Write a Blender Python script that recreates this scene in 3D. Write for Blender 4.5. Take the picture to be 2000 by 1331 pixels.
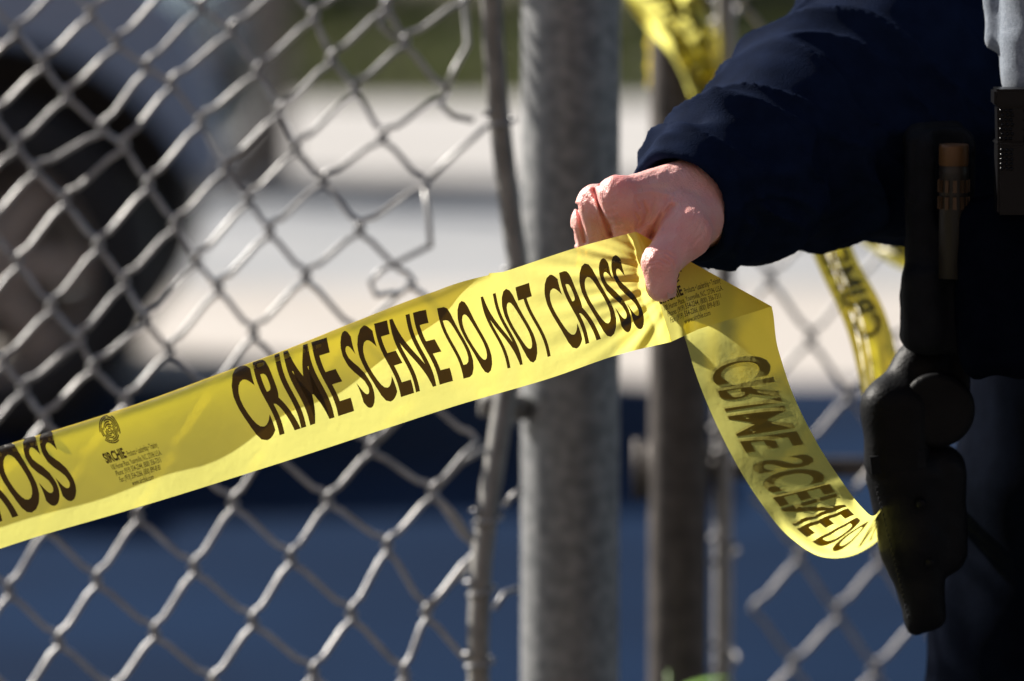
import bpy, bmesh, math, random
import numpy as np
from mathutils import Vector, Matrix

random.seed(7); np.random.seed(7)
for o in list(bpy.data.objects): bpy.data.objects.remove(o)
SC = bpy.context.scene
COL = SC.collection

# ------------------------------------------------------------------ camera
CAMH, PITCH, FOCUS = 1.30, math.radians(6.0), 3.80
cam = bpy.data.cameras.new('camera'); camo = bpy.data.objects.new('camera', cam); COL.objects.link(camo)
camo.location = (0, 0, CAMH); camo.rotation_euler = (math.radians(90) - PITCH, 0, 0)
cam.lens = 200; cam.sensor_width = 36; cam.clip_start = 0.1; cam.clip_end = 400
cam.dof.use_dof = True; cam.dof.focus_distance = FOCUS - 0.005; cam.dof.aperture_fstop = 4.6
cam.dof.aperture_blades = 9
SC.camera = camo
# ------------------------------------------------------------------ sky and sun
SUN_EL, SUN_BACK = math.radians(32), math.radians(38)
SDIR = Vector((-math.cos(SUN_EL) * math.cos(SUN_BACK), math.cos(SUN_EL) * math.sin(SUN_BACK), math.sin(SUN_EL)))
w = bpy.data.worlds.new('World'); SC.world = w; w.use_nodes = True
nt = w.node_tree; sky = nt.nodes.new('ShaderNodeTexSky'); sky.sky_type = 'NISHITA'; sky.sun_disc = False
sky.sun_elevation = SUN_EL; sky.sun_rotation = math.atan2(SDIR.x, SDIR.y)
bg = nt.nodes['Background']; bg.inputs[1].default_value = 0.05
nt.links.new(sky.outputs[0], bg.inputs[0])
sl = bpy.data.lights.new('sun', 'SUN'); sl.energy = 5.0; sl.angle = math.radians(0.53); sl.color = (1, 0.94, 0.85)
so = bpy.data.objects.new('sun', sl); COL.objects.link(so); so.rotation_euler = SDIR.to_track_quat('Z', 'Y').to_euler()
so.location = SDIR * 30
SC.view_settings.view_transform = 'Standard'; SC.view_settings.look = 'None'
SC.view_settings.exposure = 1.0; SC.view_settings.gamma = 1.0; SC.view_settings.use_curve_mapping = False
SC.render.engine = 'CYCLES'
SC.cycles.use_denoising = True
SC.cycles.max_bounces = 8; SC.cycles.sample_clamp_indirect = 4

# ------------------------------------------------------------------ helpers
K = 36 / 200 / 2000.0
CO = np.array([0, 0, CAMH]); FW = np.array([0, math.cos(PITCH), -math.sin(PITCH)])
UP = np.array([0, math.sin(PITCH), math.cos(PITCH)]); RT = np.array([1.0, 0, 0])
def P(px, py, d):
    """photo pixel + distance along the view axis -> point of the place"""
    px, py, d = np.asarray(px, float), np.asarray(py, float), np.asarray(d, float)
    return CO + d[..., None] * FW + ((px - 1000) * K * d)[..., None] * RT + ((665.5 - py) * K * d)[..., None] * UP
def V(px, py, d): return Vector(P(px, py, d))

def tag(o, label=None, cat=None, group=None, kind=None):
    if label: o['label'] = label
    if cat: o['category'] = cat
    if group: o['group'] = group
    if kind: o['kind'] = kind
    return o
def empty(name, loc, label, cat, group=None):
    o = bpy.data.objects.new(name, None); COL.objects.link(o); o.location = loc; o.empty_display_size = 0.05
    return tag(o, label, cat, group)
def link(name, me, mat=None, parent=None, smooth=False):
    o = bpy.data.objects.new(name, me); COL.objects.link(o)
    if mat is not None: me.materials.append(mat)
    if smooth: me.polygons.foreach_set('use_smooth', [True] * len(me.polygons))
    if parent is not None:
        o.parent = parent
        if parent.type == 'EMPTY': o.matrix_parent_inverse = Matrix.Translation(parent.location).inverted()
    return o
def mesh(name, verts, faces, mat=None, parent=None, smooth=False):
    me = bpy.data.meshes.new(name)
    me.from_pydata([tuple(map(float, v)) for v in verts], [], [tuple(map(int, f)) for f in faces]); me.update()
    return link(name, me, mat, parent, smooth)
def from_bm(name, bm, mat=None, parent=None, smooth=False):
    me = bpy.data.meshes.new(name); bm.normal_update(); bm.to_mesh(me); bm.free()
    return link(name, me, mat, parent, smooth)

def sines(p, seed, n=7, f0=1.0, gain=0.75, lac=1.35):
    """cheap smooth pseudo-noise, p (...,3)"""
    r = np.random.RandomState(seed); out = np.zeros(p.shape[:-1]); a = 1.0; f = f0; tot = 0
    for _ in range(n):
        d = r.normal(size=3); d /= np.linalg.norm(d)
        out += a * np.sin(f * (p @ d) + r.uniform(0, 6.28)); tot += a; a *= gain; f *= lac
    return out / tot * 1.6

def tube_data(pts, rad, n=8, cap=True):
    pts = [np.asarray(p, float) for p in pts]; m = len(pts)
    rads = rad if hasattr(rad, '__len__') else [rad] * m
    V_, F_ = [], []
    t0 = pts[1] - pts[0]; t0 /= np.linalg.norm(t0)
    a = np.array([0, 0, 1.0]) if abs(t0[2]) < 0.9 else np.array([1.0, 0, 0])
    u = np.cross(t0, a); u /= np.linalg.norm(u)
    for i in range(m):
        t = pts[min(i + 1, m - 1)] - pts[max(i - 1, 0)]; t /= max(np.linalg.norm(t), 1e-9)
        u = u - t * (u @ t); u /= np.linalg.norm(u); b = np.cross(t, u)
        for k in range(n):
            an = 2 * math.pi * k / n
            V_.append(pts[i] + rads[i] * (math.cos(an) * u + math.sin(an) * b))
    for i in range(m - 1):
        for k in range(n):
            F_.append((i * n + k, i * n + (k + 1) % n, (i + 1) * n + (k + 1) % n, (i + 1) * n + k))
    if cap: F_ += [tuple(range(n))[::-1], tuple((m - 1) * n + k for k in range(n))]
    return V_, F_
def tube(name, pts, rad, mat, parent=None, n=10):
    v, f = tube_data(pts, rad, n); return mesh(name, v, f, mat, parent, True)
def merge(parts):
    V_, F_ = [], []
    for v, f in parts:
        o = len(V_); V_ += list(v); F_ += [tuple(i + o for i in q) for q in f]
    return V_, F_
def box_data(x0, x1, y0, y1, z0, z1):
    v = [(x0, y0, z0), (x1, y0, z0), (x1, y1, z0), (x0, y1, z0), (x0, y0, z1), (x1, y0, z1), (x1, y1, z1), (x0, y1, z1)]
    return v, [(0, 3, 2, 1), (4, 5, 6, 7), (0, 1, 5, 4), (1, 2, 6, 5), (2, 3, 7, 6), (3, 0, 4, 7)]
def lathe_data(prof, c, axis='z', n=24):
    """prof: list of (radius, height)"""
    V_, F_ = [], []
    for r, h in prof:
        for k in range(n):
            a = 2 * math.pi * k / n; x, y = r * math.cos(a), r * math.sin(a)
            V_.append((c[0] + x, c[1] + y, c[2] + h) if axis == 'z' else (c[0] + x, c[1] + h, c[2] + y))
    m = len(prof)
    for i in range(m - 1):
        for k in range(n):
            q = (i * n + k, i * n + (k + 1) % n, (i + 1) * n + (k + 1) % n, (i + 1) * n + k)
            F_.append(q if axis == 'z' else q[::-1])
    return V_, F_

# ---- signed distance shapes -> mesh (surface nets)
def cone(p, a, b, r1, r2):
    a, b = np.asarray(a, float), np.asarray(b, float); ab = b - a
    t = np.clip(((p - a) @ ab) / max(ab @ ab, 1e-12), 0, 1)
    return np.linalg.norm(p - a - t[..., None] * ab, axis=-1) - (r1 + t * (r2 - r1))
def ball(p, c, r): return np.linalg.norm(p - np.asarray(c, float), axis=-1) - r
def ell(p, c, r):
    r = np.asarray(r, float); q = (p - np.asarray(c, float)) / r
    l = np.linalg.norm(q, axis=-1); g = np.linalg.norm(q / r, axis=-1)
    return l * (l - 1) / np.maximum(g, 1e-6)
def rbox(p, c, h, r, ax=None):
    q = p - np.asarray(c, float)
    if ax is not None: q = q @ np.asarray(ax, float).T
    q = np.abs(q) - (np.asarray(h, float) - r)
    return np.linalg.norm(np.maximum(q, 0), axis=-1) + np.minimum(q.max(-1), 0) - r
def smin(a, b, k):
    h = np.clip(0.5 + 0.5 * (b - a) / k, 0, 1); return b * (1 - h) + a * h - k * h * (1 - h)
def smax(a, b, k): return -smin(-a, -b, k)
def nets(fn, lo, hi, h):
    lo, hi = np.asarray(lo, float), np.asarray(hi, float)
    n = np.ceil((hi - lo) / h).astype(int) + 1
    gx, gy, gz = [lo[i] + h * np.arange(n[i]) for i in range(3)]
    c = 4; nc = (n + c - 1) // c + 1
    cg = [lo[i] + h * c * np.arange(nc[i]) for i in range(3)]
    cf = fn(np.stack(np.meshgrid(*cg, indexing='ij'), -1))
    near = np.abs(cf) < 2.2 * c * h
    m = near.copy()
    for ax in range(3):
        m2 = m.copy(); sl_a = [slice(None)] * 3; sl_b = [slice(None)] * 3; sl_a[ax] = slice(0, -1); sl_b[ax] = slice(1, None)
        m2[tuple(sl_a)] |= m[tuple(sl_b)]; m2[tuple(sl_b)] |= m[tuple(sl_a)]; m = m2
    up3 = lambda q: q.repeat(c, 0).repeat(c, 1).repeat(c, 2)[:n[0], :n[1], :n[2]]
    f = up3(cf).copy(); act = up3(m); ii = np.argwhere(act); P3 = lo + h * ii
    for k in range(0, len(ii), 400000): f[tuple(ii[k:k + 400000].T)] = fn(P3[k:k + 400000])
    s = f < 0
    C8 = [(a, b, c) for a in (0, 1) for b in (0, 1) for c in (0, 1)]
    cnt = sum(s[a:n[0] - 1 + a, b:n[1] - 1 + b, c:n[2] - 1 + c].astype(np.int8) for a, b, c in C8)
    idx = np.argwhere((cnt > 0) & (cnt < 8))
    acc = np.zeros((len(idx), 3)); num = np.zeros(len(idx))
    for ca in C8:
        for ax in range(3):
            if ca[ax]: continue
            cb = list(ca); cb[ax] = 1
            A, B = idx + np.array(ca), idx + np.array(cb)
            fa, fb = f[tuple(A.T)], f[tuple(B.T)]; m = (fa < 0) != (fb < 0)
            t = np.where(m, fa / np.where(m, fa - fb, 1), 0)
            acc += np.where(m[:, None], A + t[:, None] * (B - A), 0); num += m
    vid = -np.ones(tuple(n - 1), int); vid[tuple(idx.T)] = np.arange(len(idx))
    verts = lo + h * acc / num[:, None]
    quads = []
    for ax in range(3):
        u, v_ = (ax + 1) % 3, (ax + 2) % 3
        sl0 = [slice(None)] * 3; sl1 = [slice(None)] * 3; sl0[ax] = slice(0, -1); sl1[ax] = slice(1, None)
        e = np.argwhere(s[tuple(sl0)] != s[tuple(sl1)])
        ok = (e[:, u] > 0) & (e[:, v_] > 0) & (e[:, u] < n[u] - 1) & (e[:, v_] < n[v_] - 1); e = e[ok]
        du = np.zeros(3, int); du[u] = 1; dv = np.zeros(3, int); dv[v_] = 1
        q = np.stack([vid[tuple((e - du - dv).T)], vid[tuple((e - dv).T)], vid[tuple(e.T)], vid[tuple((e - du).T)]], 1)
        fl = s[tuple(e.T)]; q = np.where(fl[:, None], q, q[:, ::-1]); quads.append(q)
    return verts, np.concatenate(quads)
def sdf_obj(name, fn, lo, hi, h, mat, parent=None):
    v, q = nets(fn, lo, hi, h)
    me = bpy.data.meshes.new(name); me.vertices.add(len(v)); me.vertices.foreach_set('co', v.ravel())
    me.loops.add(q.size); me.loops.foreach_set('vertex_index', q.ravel().astype(np.int32))
    me.polygons.add(len(q)); me.polygons.foreach_set('loop_start', np.arange(0, q.size, 4, dtype=np.int32))
    me.polygons.foreach_set('loop_total', np.full(len(q), 4, np.int32)); me.update(calc_edges=True); me.validate()
    return link(name, me, mat, parent, True)

# ------------------------------------------------------------------ materials
def nodes(name):
    m = bpy.data.materials.new(name); m.use_nodes = True; t = m.node_tree
    return m, t, t.nodes['Principled BSDF']
def N(t, kind, **kw):
    n = t.nodes.new(kind)
    for k, v in kw.items():
        if k in n.inputs: n.inputs[k].default_value = v
        else: setattr(n, k, v)
    return n
def pbr(name, col, rough=0.6, metal=0.0, col2=None, scale=20.0, bump=0.0, bscale=None, detail=6, spec=0.5, sheen=0.0, lo=0.35, hi=0.65):
    m, t, b = nodes(name)
    b.inputs['Base Color'].default_value = (*col, 1); b.inputs['Roughness'].default_value = rough
    b.inputs['Metallic'].default_value = metal; b.inputs['Specular IOR Level'].default_value = spec
    if sheen: b.inputs['Sheen Weight'].default_value = sheen; b.inputs['Sheen Roughness'].default_value = 0.4
    tc = N(t, 'ShaderNodeTexCoord')
    if col2 is not None:
        n = N(t, 'ShaderNodeTexNoise', Scale=scale, Detail=detail); t.links.new(tc.outputs['Object'], n.inputs['Vector'])
        r = N(t, 'ShaderNodeValToRGB'); r.color_ramp.elements[0].position = lo; r.color_ramp.elements[1].position = hi
        r.color_ramp.elements[0].color = (*col, 1); r.color_ramp.elements[1].color = (*col2, 1)
        t.links.new(n.outputs['Fac'], r.inputs['Fac']); t.links.new(r.outputs['Color'], b.inputs['Base Color'])
    if bump:
        n2 = N(t, 'ShaderNodeTexNoise', Scale=bscale or scale * 4, Detail=5); t.links.new(tc.outputs['Object'], n2.inputs['Vector'])
        bp = N(t, 'ShaderNodeBump', Strength=bump, Distance=0.002); t.links.new(n2.outputs['Fac'], bp.inputs['Height'])
        t.links.new(bp.outputs['Normal'], b.inputs['Normal'])
    return m

M_concrete = pbr('pale_concrete', (0.40, 0.36, 0.32), 0.9, 0, (0.47, 0.43, 0.39), 1.3, 0.4, 40)
M_sidewalk = pbr('sidewalk_concrete', (0.37, 0.35, 0.33), 0.9, 0, (0.44, 0.42, 0.40), 1.1, 0.4, 40)
M_lane = pbr('worn_grey_asphalt', (0.24, 0.245, 0.25), 0.9, 0, (0.33, 0.33, 0.335), 0.9, 0.5, 60)
M_gutter = pbr('gutter_shade_asphalt', (0.17, 0.18, 0.195), 0.9, 0, (0.23, 0.24, 0.255), 1.0, 0.5, 60)  # base colour darkened to carry the shade band along the kerb
M_shade_blue = pbr('shade_blue_asphalt', (0.0018, 0.008, 0.025), 0.9, 0, (0.0045, 0.019, 0.054), 0.8, 0.4, 90, spec=0.04, lo=0.3, hi=0.68)  # shade over the blue lower ground is put into this dark base colour
M_asphalt = pbr('asphalt', (0.05, 0.05, 0.052), 0.9, 0, (0.075, 0.075, 0.075), 6, 0.6, 150)
M_soil = pbr('soil', (0.06, 0.045, 0.03), 0.95, 0, (0.09, 0.07, 0.05), 3, 0.5, 30)
M_grass = pbr('grass', (0.075, 0.11, 0.015), 0.85, 0, (0.14, 0.15, 0.03), 2.0)
M_leaf = pbr('dark_hedge_leaf', (0.012, 0.02, 0.008), 0.7, 0, (0.03, 0.04, 0.012), 5)
M_bark = pbr('hedge_stem', (0.03, 0.022, 0.016), 0.9)
M_pole = pbr('weathered_wood_pole', (0.13, 0.11, 0.095), 0.9, 0, (0.2, 0.17, 0.15), 6, 0.6, 40)
M_galv = pbr('galvanised_steel', (0.19, 0.198, 0.207), 0.64, 0.8, (0.33, 0.335, 0.34), 90, 0.2, 160)
M_wire = pbr('galvanised_wire', (0.27, 0.27, 0.275), 0.44, 0.45, (0.39, 0.385, 0.38), 60, 0.1, 300)
M_wire2 = pbr('weathered_wire', (0.27, 0.26, 0.26), 0.5, 0.3, (0.36, 0.345, 0.34), 60, 0.1, 300)
M_bar = pbr('dull_steel_bar', (0.18, 0.175, 0.165), 0.55, 0.3, (0.3, 0.29, 0.27), 40, 0.2, 150)
M_darkpipe = pbr('brown_weathered_pipe', (0.06, 0.052, 0.048), 0.64, 0.6, (0.11, 0.096, 0.088), 60, 0.3, 120)
M_white = pbr('pale_blue_car_paint', (0.30, 0.39, 0.52), 0.25, 0.0); M_white.node_tree.nodes['Principled BSDF'].inputs['Coat Weight'].default_value = 0.6
M_rubber = pbr('tyre_rubber', (0.018, 0.018, 0.018), 0.75, 0, (0.03, 0.028, 0.026), 30, 0.3, 80)
M_blackplastic = pbr('black_plastic', (0.012, 0.012, 0.013), 0.5)
M_rim = pbr('dusty_wheel_rim', (0.46, 0.37, 0.29), 0.6, 0.1, (0.55, 0.46, 0.37), 12)
M_glass = pbr('dark_window_glass', (0.01, 0.012, 0.014), 0.05, 0.0)
M_lamp = pbr('headlight_lens', (0.5, 0.52, 0.55), 0.1, 0.3)
M_navy = pbr('navy_jacket_cloth', (0.0036, 0.0076, 0.022), 0.85, 0, (0.0054, 0.0108, 0.031), 60, 0.35, 900, spec=0.02)
M_trouser = pbr('dark_uniform_trousers', (0.0014, 0.0024, 0.006), 0.9, 0, (0.0022, 0.0036, 0.0085), 60, 0.3, 900, spec=0.01)
M_grey = pbr('blue_grey_vest_cloth', (0.16, 0.19, 0.235), 0.9, 0, (0.24, 0.275, 0.33), 420, 0.5, 1400, sheen=0.2, spec=0.2)
M_leather = pbr('black_duty_leather', (0.0035, 0.004, 0.0055), 0.5, 0, (0.006, 0.0065, 0.008), 40, 0.25, 350, spec=0.08)
M_nylon = pbr('black_nylon', (0.004, 0.0052, 0.008), 0.75, 0, (0.0065, 0.008, 0.0115), 80, 0.3, 700, spec=0.12)
M_polymer = pbr('moulded_black_polymer', (0.004, 0.004, 0.005), 0.3, 0, spec=0.16)
M_brass = pbr('tan_anodised_metal', (0.075, 0.033, 0.009), 0.5, 0.3, (0.105, 0.05, 0.014), 60)
M_hair = pbr('dark_brown_hair', (0.02, 0.013, 0.009), 0.6)
M_boot = pbr('black_boot_leather', (0.01, 0.01, 0.01), 0.35)
M_weed = pbr('weed_leaf', (0.10, 0.22, 0.02), 0.5, 0, (0.16, 0.30, 0.03), 30)
M_nail = pbr('finger_nail', (0.62, 0.36, 0.31), 0.28)

def skin():
    m, t, b = nodes('skin'); at = N(t, 'ShaderNodeAttribute', attribute_name='red')
    tc = N(t, 'ShaderNodeTexCoord'); n = N(t, 'ShaderNodeTexNoise', Scale=75, Detail=6); t.links.new(tc.outputs['Object'], n.inputs['Vector'])
    mx = N(t, 'ShaderNodeMix', data_type='RGBA'); mx.inputs['A'].default_value = (0.80, 0.455, 0.405, 1); mx.inputs['B'].default_value = (0.80, 0.30, 0.275, 1)
    ma = N(t, 'ShaderNodeMath', operation='MULTIPLY_ADD'); ma.inputs[1].default_value = 1.5; ma.inputs[2].default_value = -0.58
    t.links.new(n.outputs['Fac'], ma.inputs[0]); ad = N(t, 'ShaderNodeMath', operation='ADD'); ad.use_clamp = True
    t.links.new(ma.outputs[0], ad.inputs[0]); t.links.new(at.outputs['Fac'], ad.inputs[1]); t.links.new(ad.outputs[0], mx.inputs['Factor'])
    t.links.new(mx.outputs['Result'], b.inputs['Base Color'])
    b.inputs['Roughness'].default_value = 0.48; b.inputs['Subsurface Weight'].default_value = 0.35
    b.inputs['Subsurface Radius'].default_value = (1.0, 0.35, 0.2); b.inputs['Subsurface Scale'].default_value = 0.004
    v = N(t, 'ShaderNodeTexVoronoi', Scale=900); t.links.new(tc.outputs['Object'], v.inputs['Vector'])
    n3 = N(t, 'ShaderNodeTexNoise', Scale=420, Detail=4); t.links.new(tc.outputs['Object'], n3.inputs['Vector'])
    a2 = N(t, 'ShaderNodeMath', operation='ADD'); t.links.new(v.outputs['Distance'], a2.inputs[0]); t.links.new(n3.outputs['Fac'], a2.inputs[1])
    bp = N(t, 'ShaderNodeBump', Strength=0.55, Distance=0.0007); t.links.new(a2.outputs[0], bp.inputs['Height']); t.links.new(bp.outputs['Normal'], b.inputs['Normal'])
    return m
M_skin = skin()

def film(name, dif, tra, mixf, clear=None, cf=0.0):
    m = bpy.data.materials.new(name); m.use_nodes = True; t = m.node_tree; t.nodes.remove(t.nodes['Principled BSDF'])
    out = t.nodes['Material Output']
    tc = N(t, 'ShaderNodeTexCoord'); n = N(t, 'ShaderNodeTexNoise', Scale=70, Detail=4); t.links.new(tc.outputs['Object'], n.inputs['Vector'])
    n2 = N(t, 'ShaderNodeTexNoise', Scale=260, Detail=3); t.links.new(tc.outputs['Object'], n2.inputs['Vector'])
    ad = N(t, 'ShaderNodeMath', operation='MULTIPLY_ADD'); ad.inputs[1].default_value = 0.35; t.links.new(n2.outputs['Fac'], ad.inputs[0]); t.links.new(n.outputs['Fac'], ad.inputs[2])
    bp = N(t, 'ShaderNodeBump', Strength=0.32, Distance=0.0012); t.links.new(ad.outputs[0], bp.inputs['Height'])
    d = N(t, 'ShaderNodeBsdfDiffuse', Color=(*dif, 1)); tr = N(t, 'ShaderNodeBsdfTranslucent', Color=(*tra, 1))
    g = N(t, 'ShaderNodeBsdfGlossy', Roughness=0.28); g.inputs['Color'].default_value = (1, 1, 1, 1)
    for s in (d, tr, g): t.links.new(bp.outputs['Normal'], s.inputs['Normal'])
    mx = N(t, 'ShaderNodeMixShader'); mx.inputs[0].default_value = mixf; t.links.new(d.outputs[0], mx.inputs[1]); t.links.new(tr.outputs[0], mx.inputs[2])
    fr = N(t, 'ShaderNodeLayerWeight', Blend=0.25); pw = N(t, 'ShaderNodeMath', operation='POWER'); pw.inputs[1].default_value = 3.0; t.links.new(fr.outputs['Facing'], pw.inputs[0])
    fm = N(t, 'ShaderNodeMath', operation='MULTIPLY_ADD'); fm.inputs[1].default_value = 0.25; fm.inputs[2].default_value = 0.025; t.links.new(pw.outputs[0], fm.inputs[0])
    mx2 = N(t, 'ShaderNodeMixShader'); t.links.new(fm.outputs[0], mx2.inputs[0])
    core = mx
    if clear:                                                    # part of the light goes straight through the film, tinted
        tp = N(t, 'ShaderNodeBsdfTransparent', Color=(*clear, 1)); core = N(t, 'ShaderNodeMixShader'); core.inputs[0].default_value = cf
        t.links.new(mx.outputs[0], core.inputs[1]); t.links.new(tp.outputs[0], core.inputs[2])
    t.links.new(core.outputs[0], mx2.inputs[1]); t.links.new(g.outputs[0], mx2.inputs[2]); t.links.new(mx2.outputs[0], out.inputs[0])
    return m
M_tape = film('yellow_plastic_film', (0.82, 0.59, 0.004), (0.99, 0.945, 0.25), 0.88, (1.0, 0.76, 0.015), 0.26)
M_ink = film('black_print', (0.014, 0.011, 0.006), (0.075, 0.042, 0.003), 0.5)

# ------------------------------------------------------------------ the ground
def strip(name, y0, y1, z, mat, x=60, nx=1):
    o = mesh(name, [(-x, y0, z), (x, y0, z), (x, y1, z), (-x, y1, z)], [(0, 1, 2, 3)], mat); return tag(o, kind='structure')
strip('ground', -60, 300, -0.012, M_soil, 200)
strip('asphalt_path', -12, 6.2, 0.0, M_asphalt)
strip('shade_blue_ground', 6.2, 11.55, 0.0, M_shade_blue)
strip('concrete_apron', 11.55, 13.6, 0.0, M_concrete)
strip('road', 13.6, 15.3, 0.0, M_lane)
strip('gutter_shade', 15.3, 16.2, 0.0, M_gutter)
kerb = mesh('kerb', *box_data(-60, 60, 16.2, 16.35, -0.01, 0.065), M_sidewalk); tag(kerb, kind='structure')
strip('pavement', 16.35, 19.7, 0.060, M_sidewalk)
strip('verge', 19.7, 60, 0.055, M_soil)
# grass of the verge
rs = np.random.RandomState(3); gv, gf = [], []
for k in range(16000):
    x = rs.uniform(-4.5, 5.5); y = 19.72 + 8.5 * rs.rand() ** 1.3; h = rs.uniform(0.05, 0.13); a = rs.uniform(0, 6.28); wd = 0.012
    lx, ly = rs.normal(0, 0.03, 2); i = len(gv)
    gv += [(x - wd * math.cos(a), y - wd * math.sin(a), 0.055), (x + wd * math.cos(a), y + wd * math.sin(a), 0.055), (x + lx, y + ly, 0.055 + h)]
    gf.append((i, i + 1, i + 2))
tag(mesh('grass', gv, gf, M_grass), 'short olive green grass on the verge behind the pavement', 'grass', kind='stuff')

# hedge bushes far behind
def bush(cx, cy, rx, ry, h, seed, label):
    r = np.random.RandomState(seed); e = empty('hedge_bush', (cx, cy, 0.055), label, 'bush', 'hedge bushes behind the verge')
    lv, lf = [], []
    for k in range(2600):
        d = r.normal(size=3); d /= np.linalg.norm(d); rad = r.uniform(0.55, 1.0) ** 0.5 * (1 + 0.18 * math.sin(5 * d[0] + 3 * d[2] + seed))
        c = np.array([cx, cy, 0.085 + h * 0.5]) + d * np.array([rx, ry, h * 0.52]) * rad
        if c[2] < 0.12: c[2] = 0.12 + r.rand() * 0.2
        u = r.normal(size=3); u /= np.linalg.norm(u); v = np.cross(u, r.normal(size=3)); v /= np.linalg.norm(v); s = r.uniform(0.04, 0.085)
        i = len(lv); lv += [c - u * s, c + v * s * 0.5, c + u * s, c - v * s * 0.5]; lf.append((i, i + 1, i + 2, i + 3))
    mesh('foliage', lv, lf, M_leaf, e)
    st = [tube_data([(cx + r.uniform(-.3, .3) * rx, cy, 0.05), (cx + r.uniform(-.6, .6) * rx, cy + r.uniform(-.3, .3), h * 0.7)], [0.035, 0.012], 6) for _ in range(7)]
    mesh('stem', *merge(st), M_bark, e)
for k, (bx_, by_, rx, h, lab) in enumerate([
    (-3.6, 27.0, 1.5, 2.2, 'dark bush beyond the car, first from the left'), (-1.2, 26.1, 1.35, 2.5, 'tall dark bush above the verge, behind the upper chain-link mesh'),
    (0.9, 26.3, 1.2, 2.0, 'dark bush on the verge behind the two fence posts'), (3.1, 28.6, 1.4, 2.3, 'set-back dark bush behind the crumpled tape'),
    (5.6, 27.2, 1.5, 2.1, 'dark bush far right, hidden behind the officer')]):
    bush(bx_, by_, rx, 0.9, h, 20 + k, lab)

# ------------------------------------------------------------------ utility pole
pp = P(482, 385, 1.0) - CO; dd = -(CAMH) / pp[2]; base = CO + pp * dd
e = empty('utility_pole', (base[0], base[1], 0), 'brown weathered wooden utility pole standing at the road edge beside the car', 'pole')
pv = []
tube('shaft', [(base[0], base[1], z) for z in (-0.05, 1, 3, 6, 9)], [0.128, 0.126, 0.12, 0.105, 0.09], M_pole, e, 16)
mesh('crossarm', *box_data(base[0] - 1.1, base[0] + 1.1, base[1] - 0.14, base[1] - 0.07, 8.3, 8.42), M_pole, e)
for dx in (-1, -0.5, 0.5, 1):
    mesh('insulator', *lathe_data([(0.0, 0), (0.03, 0), (0.045, 0.04), (0.03, 0.08), (0.04, 0.11), (0, 0.14)], (base[0] + dx, base[1] - 0.105, 8.42), n=10), M_glass, e, True)

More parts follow.
